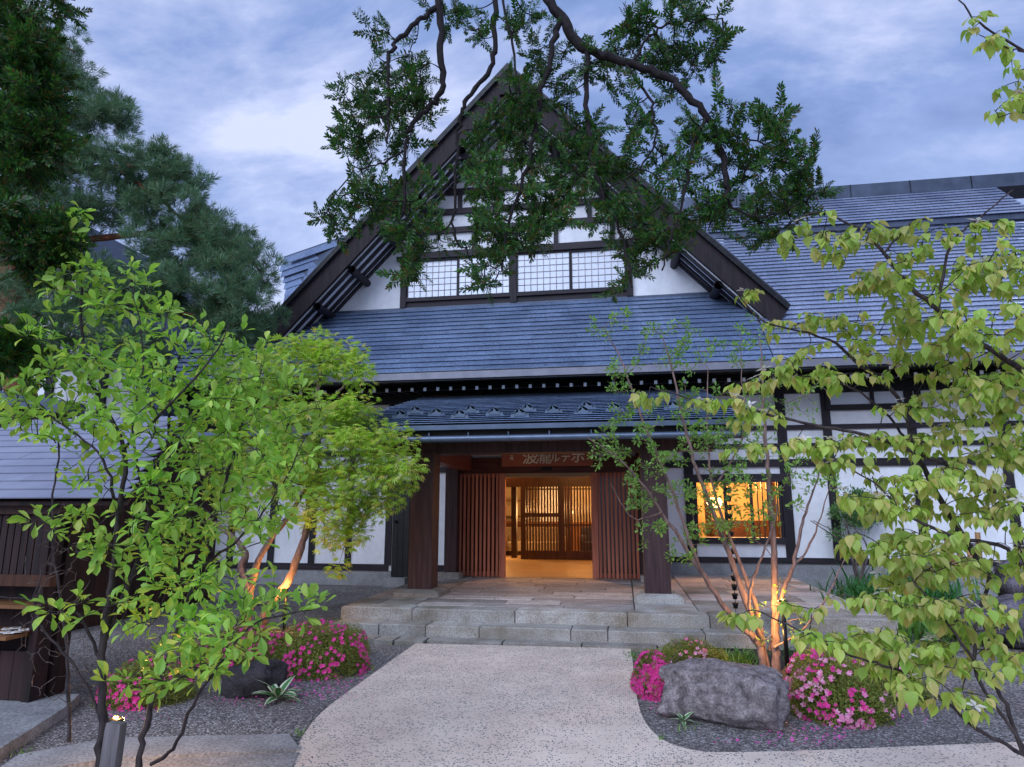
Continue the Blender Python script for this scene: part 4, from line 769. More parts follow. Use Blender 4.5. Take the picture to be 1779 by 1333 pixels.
pb=[(70,60,70,50,13.2,1,26),(110,110,60,45,13,1,26),(150,190,80,40,13,1,36),(200,205,45,18,12.8,.6,12),(90,170,70,50,13.2,1,24),(130,260,60,30,13,1,20),(230,290,110,35,12.8,1,60),(310,320,60,25,12.7,.8,22),(150,340,140,40,12.9,1,60),(300,380,100,40,12.7,1,56),(100,390,110,40,12.9,1,40),(390,420,70,35,12.6,.9,36),(420,470,70,40,12.5,.9,40),(300,450,90,35,12.6,1,34),(330,520,130,40,12.5,1,70),(430,540,55,50,12.4,.9,34),(220,500,90,35,12.6,1,30),(400,580,70,28,12.4,.8,26),(60,520,70,50,12.9,1,26),(50,300,60,60,13.1,1,26),(20,130,50,70,13.2,1,30),(120,560,90,45,12.6,.8,30),(210,600,80,35,12.4,.8,26),(60,600,60,40,12.7,.8,20)]
att=sample_blobs(pb,.2); bag=Bag(); paths=grow(att,nodes,bag,.010,4,-.15); bag.obj('twigs',M['barkd'],pn,True,'stuff')
p,d_,u_,s_=foliage_on(paths,12,.16,.185,'any',.5); d_=d_*np.array((1,1,.5))+np.array((0,0,.7)); pieces('needle_tuft',TUFT,frames(p,d_,u_,s_),pn,M['pine'],300,bulk='foliage')
# ---- left broadleaf tree in the foreground
lt=thing('foreground_tree','fresh green many-stemmed young tree with large oval leaves in the left foreground','tree',at(180,1420,4.0))
stems=[([(160,1460,3.95),(172,1333,3.95),(178,1240,3.95),(178,1120,3.98),(195,1010,4.0),(205,900,4.05),(215,780,4.1),(150,640,4.1),(140,480,4.1),(140,400,4.1)],.036,.005),
([(178,1120,3.98),(225,1010,4.1),(262,900,4.2),(290,780,4.3),(300,660,4.3),(340,560,4.3)],.022,.005),
([(225,1460,3.9),(240,1333,3.9),(262,1230,3.95),(300,1120,4.0),(345,990,4.1),(385,860,4.2),(420,740,4.2),(455,640,4.3)],.024,.005),
([(262,1328,3.9),(300,1300,3.85),(345,1210,3.8),(400,1130,3.75),(450,1080,3.7),(540,1060,3.7)],.014,.004),
([(195,1300,3.95),(150,1190,3.95),(90,1110,3.95),(62,1070,3.95),(70,1000,3.95),(110,930,4.0)],.012,.003),
([(120,1290,4.0),(118,1150,4.05),(98,1000,4.1),(90,880,4.1),(100,760,4.1),(60,690,4.1),(20,640,4.1)],.013,.003),
([(178,1150,3.98),(130,1060,3.9),(60,1045,3.85),(-20,1035,3.8)],.012,.003),
([(205,900,4.05),(180,800,3.9),(110,740,3.9),(50,700,3.9)],.012,.003),
([(345,990,4.1),(420,930,4.0),(480,860,4.0),(530,760,4.1)],.012,.003),
([(262,900,4.2),(230,760,4.0),(250,620,4.0),(230,500,4.0)],.012,.003),
([(215,780,4.1),(300,700,3.8),(370,620,3.8),(400,560,3.8)],.012,.003)]
nodes=[]
for i,(pts,a,b) in enumerate(stems): P,R=limb(lt,pl(pts),a*.82,b*.9,M['barkg'],'trunk' if i<3 else 'branch',jit=.004); nodes+=[q for q in P if q[2]>.45]
lb=[(140,420,35,60,4.1,.2,12),(120,520,80,50,4.1,.3,26),(190,500,90,50,4.1,.3,30),(240,560,100,60,4.1,.4,40),(100,620,90,60,4.1,.4,36),(200,650,120,60,4.0,.4,48),(320,640,110,60,4.1,.4,52),(400,600,60,50,4.2,.4,22),(60,700,70,60,4.0,.3,26),(150,740,110,60,4.0,.4,44),(300,730,130,60,4.0,.5,60),(430,690,90,60,4.1,.5,44),(200,820,110,60,4.0,.4,30),(340,830,120,60,4.0,.5,50),(460,790,80,60,4.0,.4,36),(270,900,110,60,4.0,.4,36),(380,920,100,60,3.9,.4,34),(110,905,60,25,3.9,.2,12),(470,900,50,40,3.9,.3,12),(210,960,70,40,3.9,.3,18),(300,1000,90,50,3.9,.4,34),(400,1020,80,50,3.8,.3,26),(120,1050,60,22,3.8,.2,7),(200,1060,60,30,3.9,.3,14),(300,1100,90,50,3.8,.3,32),(380,1120,60,45,3.7,.3,20),(500,1050,80,28,3.7,.2,20),(430,1100,60,30,3.7,.2,10),(480,720,90,60,4.2,.5,40),(400,780,110,60,4.2,.5,36),(500,850,60,50,4.1,.4,20),(350,700,110,70,4.2,.5,34),(420,640,90,50,4.3,.4,26),(300,940,120,60,4.1,.4,30),(270,1180,80,40,3.8,.3,16),(350,1170,50,40,3.75,.3,10),(30,690,40,50,4.0,.2,10)]
att=sample_blobs(lb,.1); bag=Bag(); paths=grow(att,nodes,bag,.0042,5,-.06); bag.obj('twigs',M['barkg'],lt,True,'stuff')
# bare fine twigs low on the left
bag=Bag(); grow(sample_blobs([(110,980,60,110,4.0,.2,90),(120,1140,80,110,3.95,.2,90),(60,1080,40,60,3.9,.2,40)]),nodes,bag,.0030,6,.05); bag.obj('bare_twigs',M['bark'],lt,True,'stuff')
p,d_,u_,s_=foliage_on(paths,5.4,.012,.086,'up',.24); pieces('leaf',LEAF_OB,frames(p,d_,u_,s_),lt,M['l_left'],300,bulk='foliage')
# ---- maple in front of the left wall
mt=thing('japanese_maple','lime green japanese maple in front of the left white wall','tree',onZ(432,1095,0))
MD=8.6
mst=[([(425,1100,8.6),(432,1030,8.6),(420,990,8.65),(425,960,8.7),(400,930,8.8),(360,900,8.9)],.075,.02),([(432,1035,8.6),(455,960,8.6),(500,900,8.7),(540,840,8.8),(600,800,8.9)],.05,.015),
([(448,1100,8.6),(470,1050,8.6),(500,1010,8.6),(520,960,8.65),(535,900,8.7),(537,800,8.8),(548,720,8.9),(556,640,8.95),(560,590,9)],.06,.018),([(548,720,8.9),(590,680,8.9),(620,640,8.8),(640,600,8.8)],.02,.008),([(537,800,8.8),(600,770,8.6),(680,790,8.4),(715,800,8.3)],.02,.006),([(540,760,8.8),(480,700,8.9),(440,640,9)],.03,.01),([(530,900,8.7),(590,880,8.6),(640,880,8.5)],.02,.006)]
nodes=[]
for i,(pts,a,b) in enumerate(mst): P,R=limb(mt,pl(pts,1.14),a*1.14,b*1.14,M['barkp'],'trunk' if i in(0,2) else 'branch',jit=.006); nodes+=[q for q in P if q[2]>1.1]
mb=[(530,600,50,22,9,.5,22),(500,640,90,40,9,.8,50),(590,630,55,35,8.9,.6,34),(430,660,70,50,9.1,.8,34),(630,655,30,20,8.8,.4,10),(560,720,90,35,8.8,.8,60),(470,740,90,50,9,.8,50),(610,715,50,25,8.7,.5,22),(640,770,80,35,8.5,.7,54),(560,800,90,40,8.6,.8,54),(690,820,45,35,8.3,.5,28),(620,840,80,32,8.5,.7,46),(570,890,70,40,8.5,.6,34),(640,880,55,28,8.4,.5,24),(600,935,40,22,8.5,.4,14),(500,820,80,50,8.8,.8,34),(400,800,80,80,9.1,.8,34),(590,980,12,14,8.4,.2,3),(430,880,70,40,9,.6,14)]
att=sample_blobs(deeper(mb,1.14),.1); bag=Bag(); paths=grow(att,nodes,bag,.006,5,-.08); bag.obj('twigs',M['barkp'],mt,True,'stuff')
p,d_,u_,s_=foliage_on(paths,20,.12,.080,'layer',.6); pieces('leaf',LEAF_MAP,frames(p,d_,u_,s_*1.0),mt,M['l_maple'],200,bulk='foliage')
# ---- multi-stemmed small-leaved tree on the right
rt_=thing('slender_multistem_tree','slender many-stemmed tree with tiny leaves in front of the lit window','tree',onZ(1335,1170,0))
RD=6.6
rst=[([(1325,1172,6.6),(1318,1120,6.6),(1270,1070,6.6),(1215,990,6.6),(1150,890,6.6),(1090,810,6.5),(1020,760,6.5)],.04,.005),([(1215,990,6.6),(1170,860,6.6),(1120,740,6.6),(1085,640,6.6),(1050,570,6.6)],.02,.004),
([(1328,1172,6.6),(1320,1110,6.65),(1290,1030,6.7),(1255,930,6.7),(1215,830,6.7),(1190,740,6.7),(1170,650,6.7),(1150,580,6.7)],.04,.005),([(1335,1172,6.6),(1320,1090,6.7),(1305,1030,6.7),(1270,940,6.8),(1240,850,6.8),(1230,760,6.8),(1230,640,6.8)],.03,.004),
([(1348,1172,6.55),(1348,1110,6.55),(1346,1040,6.55),(1345,960,6.55),(1338,860,6.55),(1330,760,6.55),(1325,660,6.55),(1320,590,6.6)],.042,.006),([(1340,1130,6.6),(1355,1050,6.5),(1378,980,6.5),(1392,920,6.5),(1410,860,6.5),(1430,800,6.5)],.028,.004),([(1378,980,6.5),(1400,960,6.5),(1425,900,6.4),(1450,820,6.4)],.014,.003),
([(1325,1110,6.6),(1300,1050,6.5),(1318,980,6.5),(1350,890,6.5),(1330,850,6.5)],.02,.004),([(1345,1125,6.5),(1400,1090,6.4),(1450,1010,6.4),(1470,960,6.4)],.012,.003),([(1150,890,6.6),(1100,900,6.5),(1060,840,6.5)],.01,.003),([(1240,850,6.8),(1290,760,6.8),(1290,660,6.8),(1285,600,6.8)],.012,.003)]
nodes=[]
for i,(pts,a,b) in enumerate(rst): P,R=limb(rt_,pl(pts,1.125),a*1.125,b*1.125,M['barkp'],'trunk' if i in(0,2,3,4,5) else 'branch',jit=.006); nodes+=[q for q in P if q[2]>1.25]
rb=[(1060,560,40,30,6.6,.3,12),(1150,590,60,50,6.7,.4,22),(1080,650,50,40,6.6,.3,14),(1210,610,50,50,6.8,.4,18),(1300,600,40,60,6.8,.4,18),(1110,740,70,50,6.6,.4,24),(1060,780,50,40,6.5,.3,18),(1190,700,60,50,6.7,.4,26),(1150,790,60,50,6.6,.4,28),(1110,850,60,45,6.5,.3,24),(1230,770,60,50,6.8,.4,32),(1200,860,60,45,6.6,.4,28),(1270,840,60,50,6.7,.4,34),(1300,760,60,50,6.7,.4,28),(1240,910,60,40,6.6,.4,26),(1310,900,50,40,6.6,.4,20),(1130,930,50,30,6.5,.3,10),(1170,970,50,20,6.5,.3,6),(1370,830,50,50,6.5,.3,18),(1420,830,50,40,6.5,.3,10),(1330,690,60,50,6.6,.4,20),(1400,690,50,50,6.6,.4,10),(1360,1090,70,60,6.4,.3,6)]
att=sample_blobs(deeper(rb,1.125),.0); bag=Bag(); paths=grow(att,nodes,bag,.0038,6,-.03); bag.obj('twigs',M['barkp'],rt_,True,'stuff')
p,d_,u_,s_=foliage_on(paths,16,.02,.058,'up',.6); pieces('leaf',LEAF_OB[:2],frames(p,d_,u_,s_),rt_,M['l_small'],200,bulk='foliage')
# ---- dogwood reaching in from the right
dg_=thing('flowering_dogwood','yellow-green dogwood with hanging pointed leaves and white bracts reaching in from the right','tree',at(2050,1400,3.4))
dst=[([(2050,1500,3.4),(2020,1200,3.4),(1990,900,3.4),(2000,600,3.4),(2050,200,3.4)],.06,.035),
([(1990,960,3.4),(1880,930,3.4),(1779,885,3.4),(1690,830,3.4),(1600,790,3.4),(1500,755,3.4),(1400,735,3.45),(1300,712,3.5),(1225,700,3.55),(1130,672,3.6)],.020,.003),
([(2000,700,3.4),(1890,690,3.2),(1790,650,3.1),(1710,600,3.0),(1630,540,3.0),(1570,485,3.0),(1535,440,3.0),(1500,400,3.05),(1420,370,3.1),(1370,395,3.1)],.020,.003),
([(1720,1000,3.4),(1640,880,3.5),(1590,780,3.6),(1560,690,3.7),(1500,640,3.7),(1440,590,3.7),(1330,560,3.7),(1280,510,3.7)],.020,.003),
([(1990,1000,3.4),(1880,1020,3.3),(1779,985,3.3),(1740,950,3.3),(1650,930,3.3),(1570,890,3.35),(1520,840,3.4),(1450,800,3.45)],.018,.003),
([(2020,1480,2.9),(1900,1400,2.9),(1779,1312,2.9),(1700,1270,2.9),(1640,1215,2.9),(1560,1165,2.95),(1480,1140,3.0),(1400,1100,3.05),(1310,1060,3.1)],.013,.003),
([(1779,1312,2.9),(1740,1210,2.95),(1680,1130,3.0),(1620,1050,3.05),(1580,1000,3.1)],.011,.003),
([(1720,1000,3.4),(1690,1150,3.0),(1780,1300,2.9)],.010,.006),
([(1590,780,3.6),(1520,700,3.6),(1440,660,3.6),(1330,650,3.6)],.010,.003),
([(1630,540,3.0),(1650,430,2.9),(1700,380,2.9),(1760,330,2.9)],.009,.003),
([(1535,440,3.0),(1580,390,2.95),(1610,380,2.9)],.007,.003),
([(2030,300,3.4),(1900,180,3.0),(1779,90,2.9),(1700,40,2.9),(1650,-20,2.9)],.012,.003),([(1900,180,3.0),(1850,210,2.9),(1779,195,2.9),(1735,205,2.9)],.006,.002),([(1779,90,2.9),(1740,80,2.85),(1700,60,2.85)],.005,.002)]
nodes=[]
for i,(pts,a,b) in enumerate(dst): P,R=limb(dg_,pl(pts),a*.85,b,M['barkg'],'trunk' if i==0 else 'branch',jit=.003); nodes+=list(P) if i else []
db=[(1140,685,45,22,3.6,.15,9),(1240,700,55,22,3.5,.15,12),(1310,660,50,20,3.6,.15,12),(1390,650,70,30,3.6,.2,20),(1320,720,60,25,3.5,.2,14),(1300,505,30,25,3.7,.15,6),(1370,560,50,25,3.7,.2,12),(1450,560,70,30,3.7,.2,18),(1400,610,50,20,3.6,.2,10),(1400,400,50,25,3.1,.2,12),(1470,420,60,40,3.0,.25,22),(1540,480,60,40,3.0,.25,22),(1480,490,50,30,3.1,.2,12),(1560,400,50,25,3.0,.2,14),(1600,430,50,40,2.9,.2,12),(1690,400,50,30,2.9,.2,12),(1700,460,80,50,2.9,.3,26),(1640,570,80,60,3.0,.3,26),(1730,560,70,60,2.9,.3,30),(1560,620,80,30,3.4,.25,18),(1480,660,70,25,3.5,.2,12),(1400,770,90,22,3.4,.2,24),(1300,780,50,15,3.5,.2,8),(1500,760,90,25,3.4,.25,24),(1600,700,80,40,3.4,.3,22),(1700,680,80,50,3.1,.3,30),(1620,830,90,40,3.3,.3,34),(1720,790,70,60,3.2,.3,30),(1520,870,80,40,3.3,.25,24),(1460,800,60,25,3.4,.2,10),(1620,930,90,35,3.3,.3,26),(1720,900,70,50,3.2,.3,18),(1560,960,90,45,3.3,.3,36),(1480,940,50,30,3.3,.2,14),(1560,1040,70,30,3.1,.25,20),(1640,1050,80,45,3.1,.3,24),(1740,1140,50,60,3.0,.25,16),(1600,960,80,40,3.2,.3,18),(1285,1070,35,20,3.1,.1,7),(1395,1055,50,18,3.1,.12,6),(1440,1110,55,30,3.0,.15,14),(1530,1110,70,40,3.0,.2,26),(1620,1140,80,40,3.0,.25,24),(1560,1180,50,35,2.95,.2,16),(1650,1220,60,40,2.9,.2,10),(1720,1140,60,40,2.95,.2,8),(1740,1050,50,30,3.0,.2,6),(1620,990,80,30,3.2,.25,14),
(1600,520,90,60,3.1,.4,26),(1730,480,50,90,3.0,.4,26),(1700,640,90,60,3.3,.4,34),(1560,560,80,50,3.3,.3,18),(1650,760,110,50,3.4,.4,30),(1740,720,50,80,3.2,.3,24),(1600,880,110,50,3.5,.3,26),(1690,850,90,60,3.4,.3,24),(1740,980,50,60,3.3,.3,16),(1660,990,90,40,3.4,.3,24),(1590,1010,60,30,3.3,.2,14),(1500,600,60,25,3.6,.2,10),(1560,1130,90,50,3.1,.3,26),(1700,1090,70,40,3.1,.3,12),(1500,1040,50,25,3.2,.2,8),(1900,500,110,120,3.3,.5,40),(1950,800,120,110,3.4,.5,40),(2150,600,120,160,3.6,.5,40),(1880,200,90,60,3.1,.3,16),(1880,1050,80,60,3.3,.3,16),(1700,30,25,20,2.85,.1,4),(1740,70,40,25,2.85,.1,8),(1765,130,30,30,2.9,.12,6),(1745,190,30,20,2.9,.1,5),(1779,170,30,60,2.9,.1,6)]
db=[(a,b,c,d*.62,e,f,max(2,int(g*.9))) for a,b,c,d,e,f,g in db]
att=sample_blobs(db,.0); bag=Bag(); paths=grow(att,nodes,bag,.0034,5,-.04); bag.obj('twigs',M['barkg'],dg_,True,'stuff')
p,d_,u_,s_=foliage_on(paths,6.5,.014,.066,'hang',.40); pieces('leaf',LEAF_DOG,frames(p,d_,u_,s_),dg_,M['l_dog'],300,bulk='foliage')
sel=[P for P in paths if RS.rand()<.10]
bp=np.array([P[-1]+(0,0,.02) for P in sel]); n=len(bp); pieces('flower',BRACT,frames(bp,np.array((0,0,1.))+RS.normal(size=(n,3))*.25,RS.normal(size=(n,3)),RS.uniform(.035,.055,n)),dg_,M['bract'],300)
# ---- azaleas
def azalea(name,label,domes,nleaf,fl,loc):
    t=thing(name,label,'azalea bush',loc)
    P=[];Nn=[]
    for (c,rx,ry,rz,wt) in domes:
        m=int(nleaf*1.35*wt); q=RS.normal(size=(m,3)); q[:,2]=np.abs(q[:,2])*.9-.05; q/=np.linalg.norm(q,axis=1)[:,None]; lump=1+.10*np.sin(q[:,0]*9+c[0]*7)*np.cos(q[:,1]*8+q[:,2]*7); rr=RS.uniform(.62,1.03,m)*lump
        P.append(np.array(c)+q*rr[:,None]*np.array((rx,ry,rz))); Nn.append(q)
    P=np.vstack(P);Nn=np.vstack(Nn); k=len(P); P[:,2]=np.maximum(P[:,2],.01)
    pieces('leaf',LEAF_SM,frames(P,Nn*.6+RS.normal(size=(k,3))*.8,Nn+RS.normal(size=(k,3))*.5,RS.uniform(.018,.034,k)),t,M['l_azalea'],0,bulk='foliage')
    b=Bag()
    for i in range(int(60*sum(d[4] for d in domes))):
        j=RS.randint(k); c=np.array(domes[RS.randint(len(domes))][0])*(1,1,0); tv,tf=tube([c+(0,0,.0),(c+P[j])/2+(0,0,.03),P[j]],[.006,.004,.002],4); b.add(tv,tf)
    b.obj('twigs',M['bark'],t,False,'stuff')
    for (mat,boxes,nf) in fl:
        pts=[];nr=[]
        for (c,rx,ry,rz,wt,filt) in boxes:
            m=int(nf*wt); q=RS.normal(size=(m*3,3)); q[:,2]=np.abs(q[:,2]); q[:,1]-=.5; q/=np.linalg.norm(q,axis=1)[:,None]
            # blossoms come in clusters
            cl=q[RS.randint(0,len(q),max(3,m//5))]; q2=cl[RS.randint(0,len(cl),m)]+RS.normal(size=(m,3))*.13; q2/=np.linalg.norm(q2,axis=1)[:,None]; q2[:,2]=np.abs(q2[:,2])
            if filt: q2=q2[[filt(v) for v in q2]]
            pts.append(np.array(c)+q2*1.03*np.array((rx,ry,rz))); nr.append(q2)
        pts=np.vstack(pts);nr=np.vstack(nr);m=len(pts)
        pieces('blossom',FLOW,frames(pts,nr+RS.normal(size=(m,3))*.35+np.array((0,-.3,.1)),RS.normal(size=(m,3)),RS.uniform(.032,.050,m)),t,mat,300,bulk='blossoms')
    return t
def dome(px,py,rx,rz,ry=None,z=0.0,w=1.0):   # px,py = middle of the foot line on the ground
    c=onZ(px,py,z); return (tuple(c+(0,(ry or rx)*.8,0)),rx,ry or rx,rz,w)
a1=dome(520,1180,.56,.50,.45); a1b=dome(588,1145,.24,.34,.3,w=.3); a1c=dome(400,1175,.62,.42,.45,w=.9)
azalea('azalea','large azalea mound with hot pink blossoms beside the path, lit orange at its top',[a1,a1b,a1c],15000,[(M['fl_hot'],[a1+(None,),a1b+(lambda v:v[2]>.5,),a1c+(None,)],230)],onZ(530,1180,0))
a2=dome(215,1232,.42,.36,.35)
azalea('azalea','small purple-pink azalea behind the stems of the foreground tree',[a2],9000,[(M['fl_hot'],[a2+(None,)],150)],onZ(215,1232,0))
a3=dome(1138,1215,.20,.36,.30); a3b=dome(1205,1175,.42,.30,.35)
azalea('azalea','azalea with dense pink clusters squeezed between the path and the boulder',[a3,a3b],11000,[(M['fl_hot'],[a3+(None,),a3[:3]+(a3[3]*.8,.5,None)],300),(M['fl_pale'],[a3b+(None,)],80)],onZ(1150,1210,0))
a4=dome(1480,1262,.42,.42,.40); a4b=dome(1560,1225,.36,.34,.35,w=.7); a4c=dome(1450,1225,.35,.46,.3,w=.5)
azalea('azalea','sprawling azalea with mixed hot and pale pink blossoms right of the boulder',[a4,a4b,a4c],13000,[(M['fl_hot'],[a4+(lambda v:v[0]<.3,),a4c+(None,)],110),(M['fl_pale'],[a4+(None,),a4b+(None,),a4c+(None,)],110)],onZ(1480,1262,0))
# fallen petals
pp=[]
for px,py,sx,sy,n in ((530,1200,60,12,170),(430,1215,50,10,60),(590,1180,30,12,60),(1130,1200,16,14,26),(1150,1225,22,20,22),(1420,1270,70,22,70),(1420,1285,80,10,40),(1560,1235,60,20,60),(1340,1285,60,12,20),(230,1240,50,10,50),(1480,1250,60,20,50)):
    for _ in range(n): pp.append(onZ(px+RS.normal()*sx*.7,py+RS.normal()*sy*.7,.032))
pp=np.array(pp); n=len(pp); pieces('fallen_petal',[([(0,0,0),(.5,.35,.12),(1,0,.05),(.5,-.35,.1)],[(0,3,2,1)])],frames(pp,RS.normal(size=(n,3))*(1,1,.15),np.array((0,0,1.))+RS.normal(size=(n,3))*.3,RS.uniform(.016,.034,n)),None,M['petal'],0)
for o in C.objects:
    if o.name.startswith('fallen_petal'): o['kind']='stuff'
# ---- grass, hosta, iris, ground plants
def blades(name,label,cat,spots,h,wd,mat,lean=.5,stuff=False):
    p=np.array(spots); n=len(p); a=RS.uniform(0,6.28,n); d=np.c_[np.cos(a)*lean,np.sin(a)*lean,np.ones(n)]*RS.uniform(.7,1.3,(n,1)); t=([(0,-wd,0),(0,wd,0),(.5,wd*.9,.0),(.5,-wd*.9,.0),(.85,wd*.6,-.12),(.85,-wd*.6,-.12),(1,wd*.1,-.28),(1,-wd*.1,-.28)],[(0,1,2,3),(3,2,4,5),(5,4,6,7)])
    T0=thing(name,label,cat,p.mean(0)*(1,1,0)) if not stuff else None
    X=frames(p,d,np.c_[np.cos(a+3.14),np.sin(a+3.14),np.ones(n)*.5],h*RS.uniform(.6,1.15,n))
    if stuff:
        pieces(name,[t],X,None,mat,0)
    else: pieces('blade',[t],X,T0,mat,0,bulk='blades')
    return T0
def spotsat(px,py,sx,sy,n,z=0.0): return [onZ(px+RS.normal()*sx,py+RS.normal()*sy,z) for _ in range(n)]
blades('grass_clump','variegated grass clump between the slender tree and the boulder','grass clump',spotsat(1275,1160,26,5,300),.22,.030,M['l_grass'])
blades('grass_clump','low grass tuft right of the black garden light','grass clump',spotsat(1400,1150,30,6,220),.16,.030,M['l_grass'])
blades('iris_clump','tall dark green sword-leaved clump with violet blossoms behind the dogwood','iris clump',spotsat(1560,1065,50,14,1300),.60,.026,M['l_iris'],.4)
blades('fern_clump','green leafy clump by the bamboo trellis','ground plant',spotsat(1640,1095,75,12,800),.40,.05,M['l_grass'],.7)
blades('iris_clump','dark green strap leaves at the foot of the right plaster wall','iris clump',spotsat(1500,1015,30,8,420,.05),.75,.03,M['l_iris'],.35)
ir=[c for c in C.objects if c.name.startswith('iris_clump')][0]
q=np.array([onZ(1560+RS.normal()*50,1062+RS.normal()*8,0)+(0,0,RS.uniform(.3,.5)) for _ in range(22)]); pieces('blossom',FLOW,frames(q,RS.normal(size=(22,3))+(0,-1,1),RS.normal(size=(22,3)),RS.uniform(.03,.045,22)),ir,M['violet'],300)
bed=tag(mobj('moss_patch',*(lambda c:([ (c[0],c[1],.06)]+[(c[0]+.85*math.cos(a)*(1+.1*math.sin(3*a)),c[1]+.75*math.sin(a),.021) for a in np.linspace(0,6.28,24,False)],[(0,i+1,(i+1)%24+1) for i in range(24)]))(onZ(1345,1165,0)+(0.0,.2,0)),M['soil']),kind='structure')
LG=leaf_t(.34,.12,.55,(.05,.6,.95,1,.8,.45,0),.05)
def hosta(px,py,n,s,label,z=.02):
    c=onZ(px,py,z); t=thing('hosta',label,'hosta',c); V,Fq=LG; me=mesh_np('leaf',V,np.array(Fq),M['hosta'],True); uv=me.uv_layers.new(name='UVMap'); 
    for lo in me.loops: v=V[lo.vertex_index]; k=lo.vertex_index%3; uv.data[lo.index].uv=(v[0],(0,.5,1)[k] if lo.vertex_index<21 else .5)
    for i in range(n):
        a=i*2.4; e=.35+.9*(i/n); d=np.array([[math.cos(a)*math.cos(e),math.sin(a)*math.cos(e),math.sin(e)]]); X=frames([c],d,np.array([[0,0,1.]])+RS.normal(size=(1,3))*.1,[s*random.uniform(.75,1.1)])[0]
        link(bpy.data.objects.new('leaf',me),t,Matrix(X.tolist()))
hosta(483,1215,13,.26,'white-edged hosta beside the dark rock in the left gravel bed'); hosta(1186,1255,11,.125,'small white-edged hosta in front of the grey boulder')
# ---- rocks
def rock(name,label,c,s,mat,seed,rz=0,cat='boulder',sub=5,amp=.22,flat=None):
    import bmesh; from mathutils import noise as mn
    b=bmesh.new(); bmesh.ops.create_icosphere(b,subdivisions=sub,radius=1)
    rr=np.random.RandomState(int(seed*10)); pn_=[Vector(rr.normal(size=3)).normalized() for _ in range(16)]; pd_=[rr.uniform(.80,1.02) for _ in pn_]
    for v in b.verts:
        p=v.co.copy(); q=Vector((math.copysign(abs(p.x)**.62,p.x),math.copysign(abs(p.y)**.7,p.y),math.copysign(abs(p.z)**.6,p.z)))
        n=mn.fractal(p*1.1+Vector((seed,0,0)),1.0,2.1,5); c1=mn.cell(p*1.6+Vector((seed*2,0,0))) if False else 0; q*=1+amp*n; q.z+=.12*mn.noise(p*4+Vector((0,seed,0)))
        for a_,d_0 in zip(pn_,pd_):
            e_=q.dot(a_)-d_0
            if e_>0: q-=a_*e_*.9
        q+=p*(.10*mn.fractal(p*2.6+Vector((0,seed,0)),.8,2.2,5))
        if flat: q.z=min(q.z,flat[0]+flat[1]*q.x+.13*mn.noise(p*2.3)+.05*mn.noise(p*6))
        v.co=Vector((q.x*s[0],q.y*s[1],q.z*s[2]))
    me=bpy.data.meshes.new(name); b.to_mesh(me); b.free(); me.materials.append(mat); me.polygons.foreach_set('use_smooth',[True]*len(me.polygons))
    return tag(link(bpy.data.objects.new(name,me),None,Matrix.Translation(Vector([float(v) for v in c]))@Matrix.Rotation(rz,4,'Z')),label,cat)
rc_=onZ(1268,1262,0); rock('boulder','big grey-violet boulder in the gravel right of the path',rc_+(0.0,.25,.17),(.51,.34,.30),M['rock'],3.2,rad(-22),flat=(.92,-.26))
rl=onZ(415,1218,0); rock('rock','dark flat-faced rock beside the hosta under the left azalea',rl+(0,.2,.10),(.30,.22,.20),M['rockd'],8.1,.1)
rr_=onZ(1770,1130,0); rock('boulder','long dark fissured boulder at the right edge behind the dogwood leaves',rr_+(.4,.4,.28),(1.05,.5,.36),M['rockm'],5.5,.1,amp=.3)
rr2=onY(1740,960,11.2); rock('boulder','pale grey boulder standing beside the bamboo trellis',(rr2[0]+.6,11.2,.5),(.7,.5,.6),M['rockm'],12.5,.3,amp=.2)
rock('rock','low dark rock between the steps and the leafy clump',onZ(1450,1110,0)+(0.1,.2,.05),(.35,.25,.16),M['rockd'],4.4)
# ---- round clipped shrub at the wall and creeping shrub
sh=thing('clipped_shrub','small-leaved rounded shrub on bare stems before the right plaster wall','shrub',onY(1492,985,13.5)*(1,1,0)+(0,0,.36))
s0=onY(1490,1000,13.5); nodes=[]
for k in range(5): P,R=limb(sh,[(s0[0],13.5,.3),(s0[0]+RS.normal()*.12,13.5,1.0),(s0[0]+RS.normal()*.3,13.5+RS.normal()*.1,1.5)],.02,.008,M['bark']); nodes+=list(P)[6:]
att=sample_blobs([(1490,885,45,34,13.4,.35,130),(1470,930,25,20,13.4,.3,8)],.3); bag=Bag(); paths=grow(att,nodes,bag,.005); bag.obj('twigs',M['bark'],sh,False,'stuff')
p,d_,u_,s_=foliage_on(paths,40,.08,.060,'any',.5); pieces('leaf',LEAF_SM,frames(p,d_,u_,s_),sh,M['l_shrub'],0,bulk='foliage')
# ---- bamboo trellis
bt_=thing('bamboo_trellis','tied bamboo lattice fence lit orange from below at the right','trellis',onY(1670,985,10.8)*(1,1,0))
for a,b in ((1640,1665),(1655,1680),(1678,1692),(1698,1705)):
    v,f=tube([onY(b,1002,10.8),onY(a,925,10.8)],.035,8); mobj('cane',v,f,M['bamboo'],bt_,True)
for py in (945,968,990):
    v,f=tube([onY(1640,py,10.76),onY(1712,py+3,10.76)],.014,6); mobj('crosspiece',v,f,M['bark'],bt_,True)
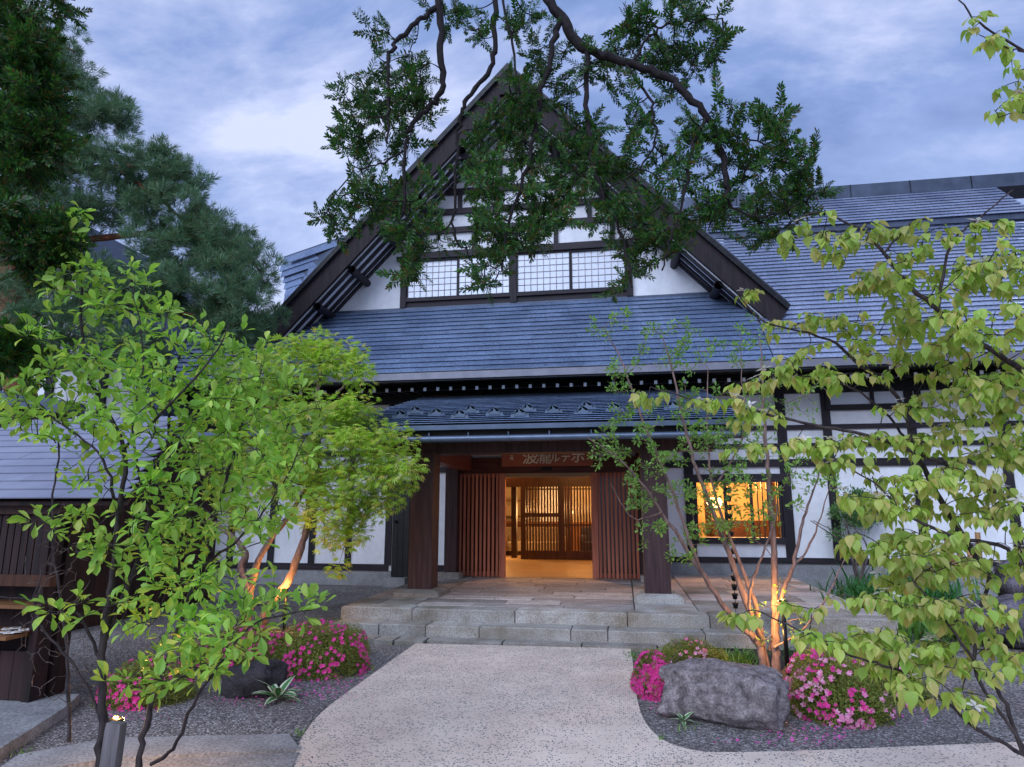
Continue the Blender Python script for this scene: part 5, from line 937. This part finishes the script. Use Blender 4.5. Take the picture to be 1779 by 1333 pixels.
# ---- garden lights
def garden_light(px,py,top,label,W,shift,z=0.0,scale=1.0):
    b0=onZ(px,py,z); d=ray(px,top); zt=H+d[2]*(b0[1]/d[1]); hgt=zt-z
    t=thing('garden_light',label,'garden light',b0,'black post garden lights')
    lathe('pole',[(.022,0),(.022,hgt-.06)],M['iron'],t,b0,12); lathe('glowing_ring',[(.020,0),(.020,.035)],M['lampwarm'],t,b0+(0,0,hgt-.06),12); lathe('cap',[(.045,0),(.048,.012),(.030,.022)],M['iron'],t,b0+(0,0,hgt-.025),16); lathe('top_lens',[(.014,0),(.014,.006)],M['lampwarm'],t,b0+(0,0,hgt-.002),10)
    for dx,dy,dz in shift:
        l=bpy.data.lights.new('lamp_light','POINT'); l.energy=W; l.color=(1,.48,.12); l.shadow_soft_size=.02; link(bpy.data.objects.new('lamp_light',l),t,Matrix.Translation(Vector([float(v) for v in b0+(dx,dy,hgt+dz)])))
garden_light(1370,1183,1042,'black post light with glowing top behind the grey boulder',6,[(-.08,.08,-.02),(-.10,.02,-.30)])
garden_light(493,1098,1014,'black post light beside the orange-lit maple trunk',9,[(-.06,-.26,.02),(.08,-.12,-.12)])
garden_light(186,1390,1246,'small glowing light behind the grey wooden stake in the left foreground',5,[(.0,.07,-.03),(0,.03,.06)])
garden_light(1702,1030,1000,'low post light at the foot of the bamboo trellis',60,[(0,-.05,.05)],z=0)
# wooden stake
sk=onZ(182,1400,0); st=tag(link(bpy.data.objects.new('wooden_stake',mesh_np('wooden_stake',*bevbox(),M['greyplank'])),None,Matrix.Translation(at(189,1330,3.72)*(1,1,0)+Vector((0,0,0)) if False else Vector([float(v) for v in (at(191,1330,3.6)*(1,1,0)+np.array((0,0,at(189,1255,3.6)[2]-.25)))]))@Matrix.Rotation(.05,4,'Y')@Matrix.Diagonal((.085,.05,.5,1))),'weathered grey plank stake standing before the foreground tree','stake')
# small weeds along edges
wd_=[]
for px,py,n in ((735,1108,14),(990,1114,12),(1210,1105,16),(1100,1140,90),(640,1165,10),(1195,1265,14),(1150,1285,10),(525,1275,10),(40,1310,20),(700,1120,10),(1300,1110,20)): wd_+=spotsat(px,py,9,4,n,.02)
blades('weeds','','',wd_,.05,.10,M['l_grass'],.9,stuff=True)
for o in C.objects:
    if o.name.startswith('weeds'): o['kind']='stuff'
# loose stones lying on the gravel
gs=[]
for _ in range(9000):
    px,py=RS.uniform(0,1779),RS.uniform(1075,1340); p=onZ(px,py,.0)
    lx=np.interp(py,[a[1] for a in lp],[a[0] for a in lp]); rx=np.interp(py,[a[1] for a in rp][:8],[a[0] for a in rp][:8])
    if py<1119 and 590<px<1480: continue
    if lx+RS.exponential(7)<px<rx-RS.exponential(7): continue
    if px>rx and py>1292: continue
    gs.append(p+(0,0,.031 if lx<px<rx else .004))
gs=np.array(gs); n=len(gs); OCT=([(1,0,0),(-1,0,0),(0,1,0),(0,-1,0),(0,0,.7),(0,0,-.7)],[(0,2,4),(2,1,4),(1,3,4),(3,0,4),(2,0,5),(1,2,5),(3,1,5),(0,3,5)])
M['pebble']=mat_noise('grey_pebble',(.14,.13,.13),(.38,.36,.35),30,rough=.9,bm=.1,var=.6)
pieces('gravel_stones',[OCT],frames(gs,RS.normal(size=(n,3)),RS.normal(size=(n,3)),RS.uniform(.003,.009,n)),None,M['pebble'],0)
for o in C.objects:
    if o.name.startswith('gravel_stones'): o['kind']='stuff'
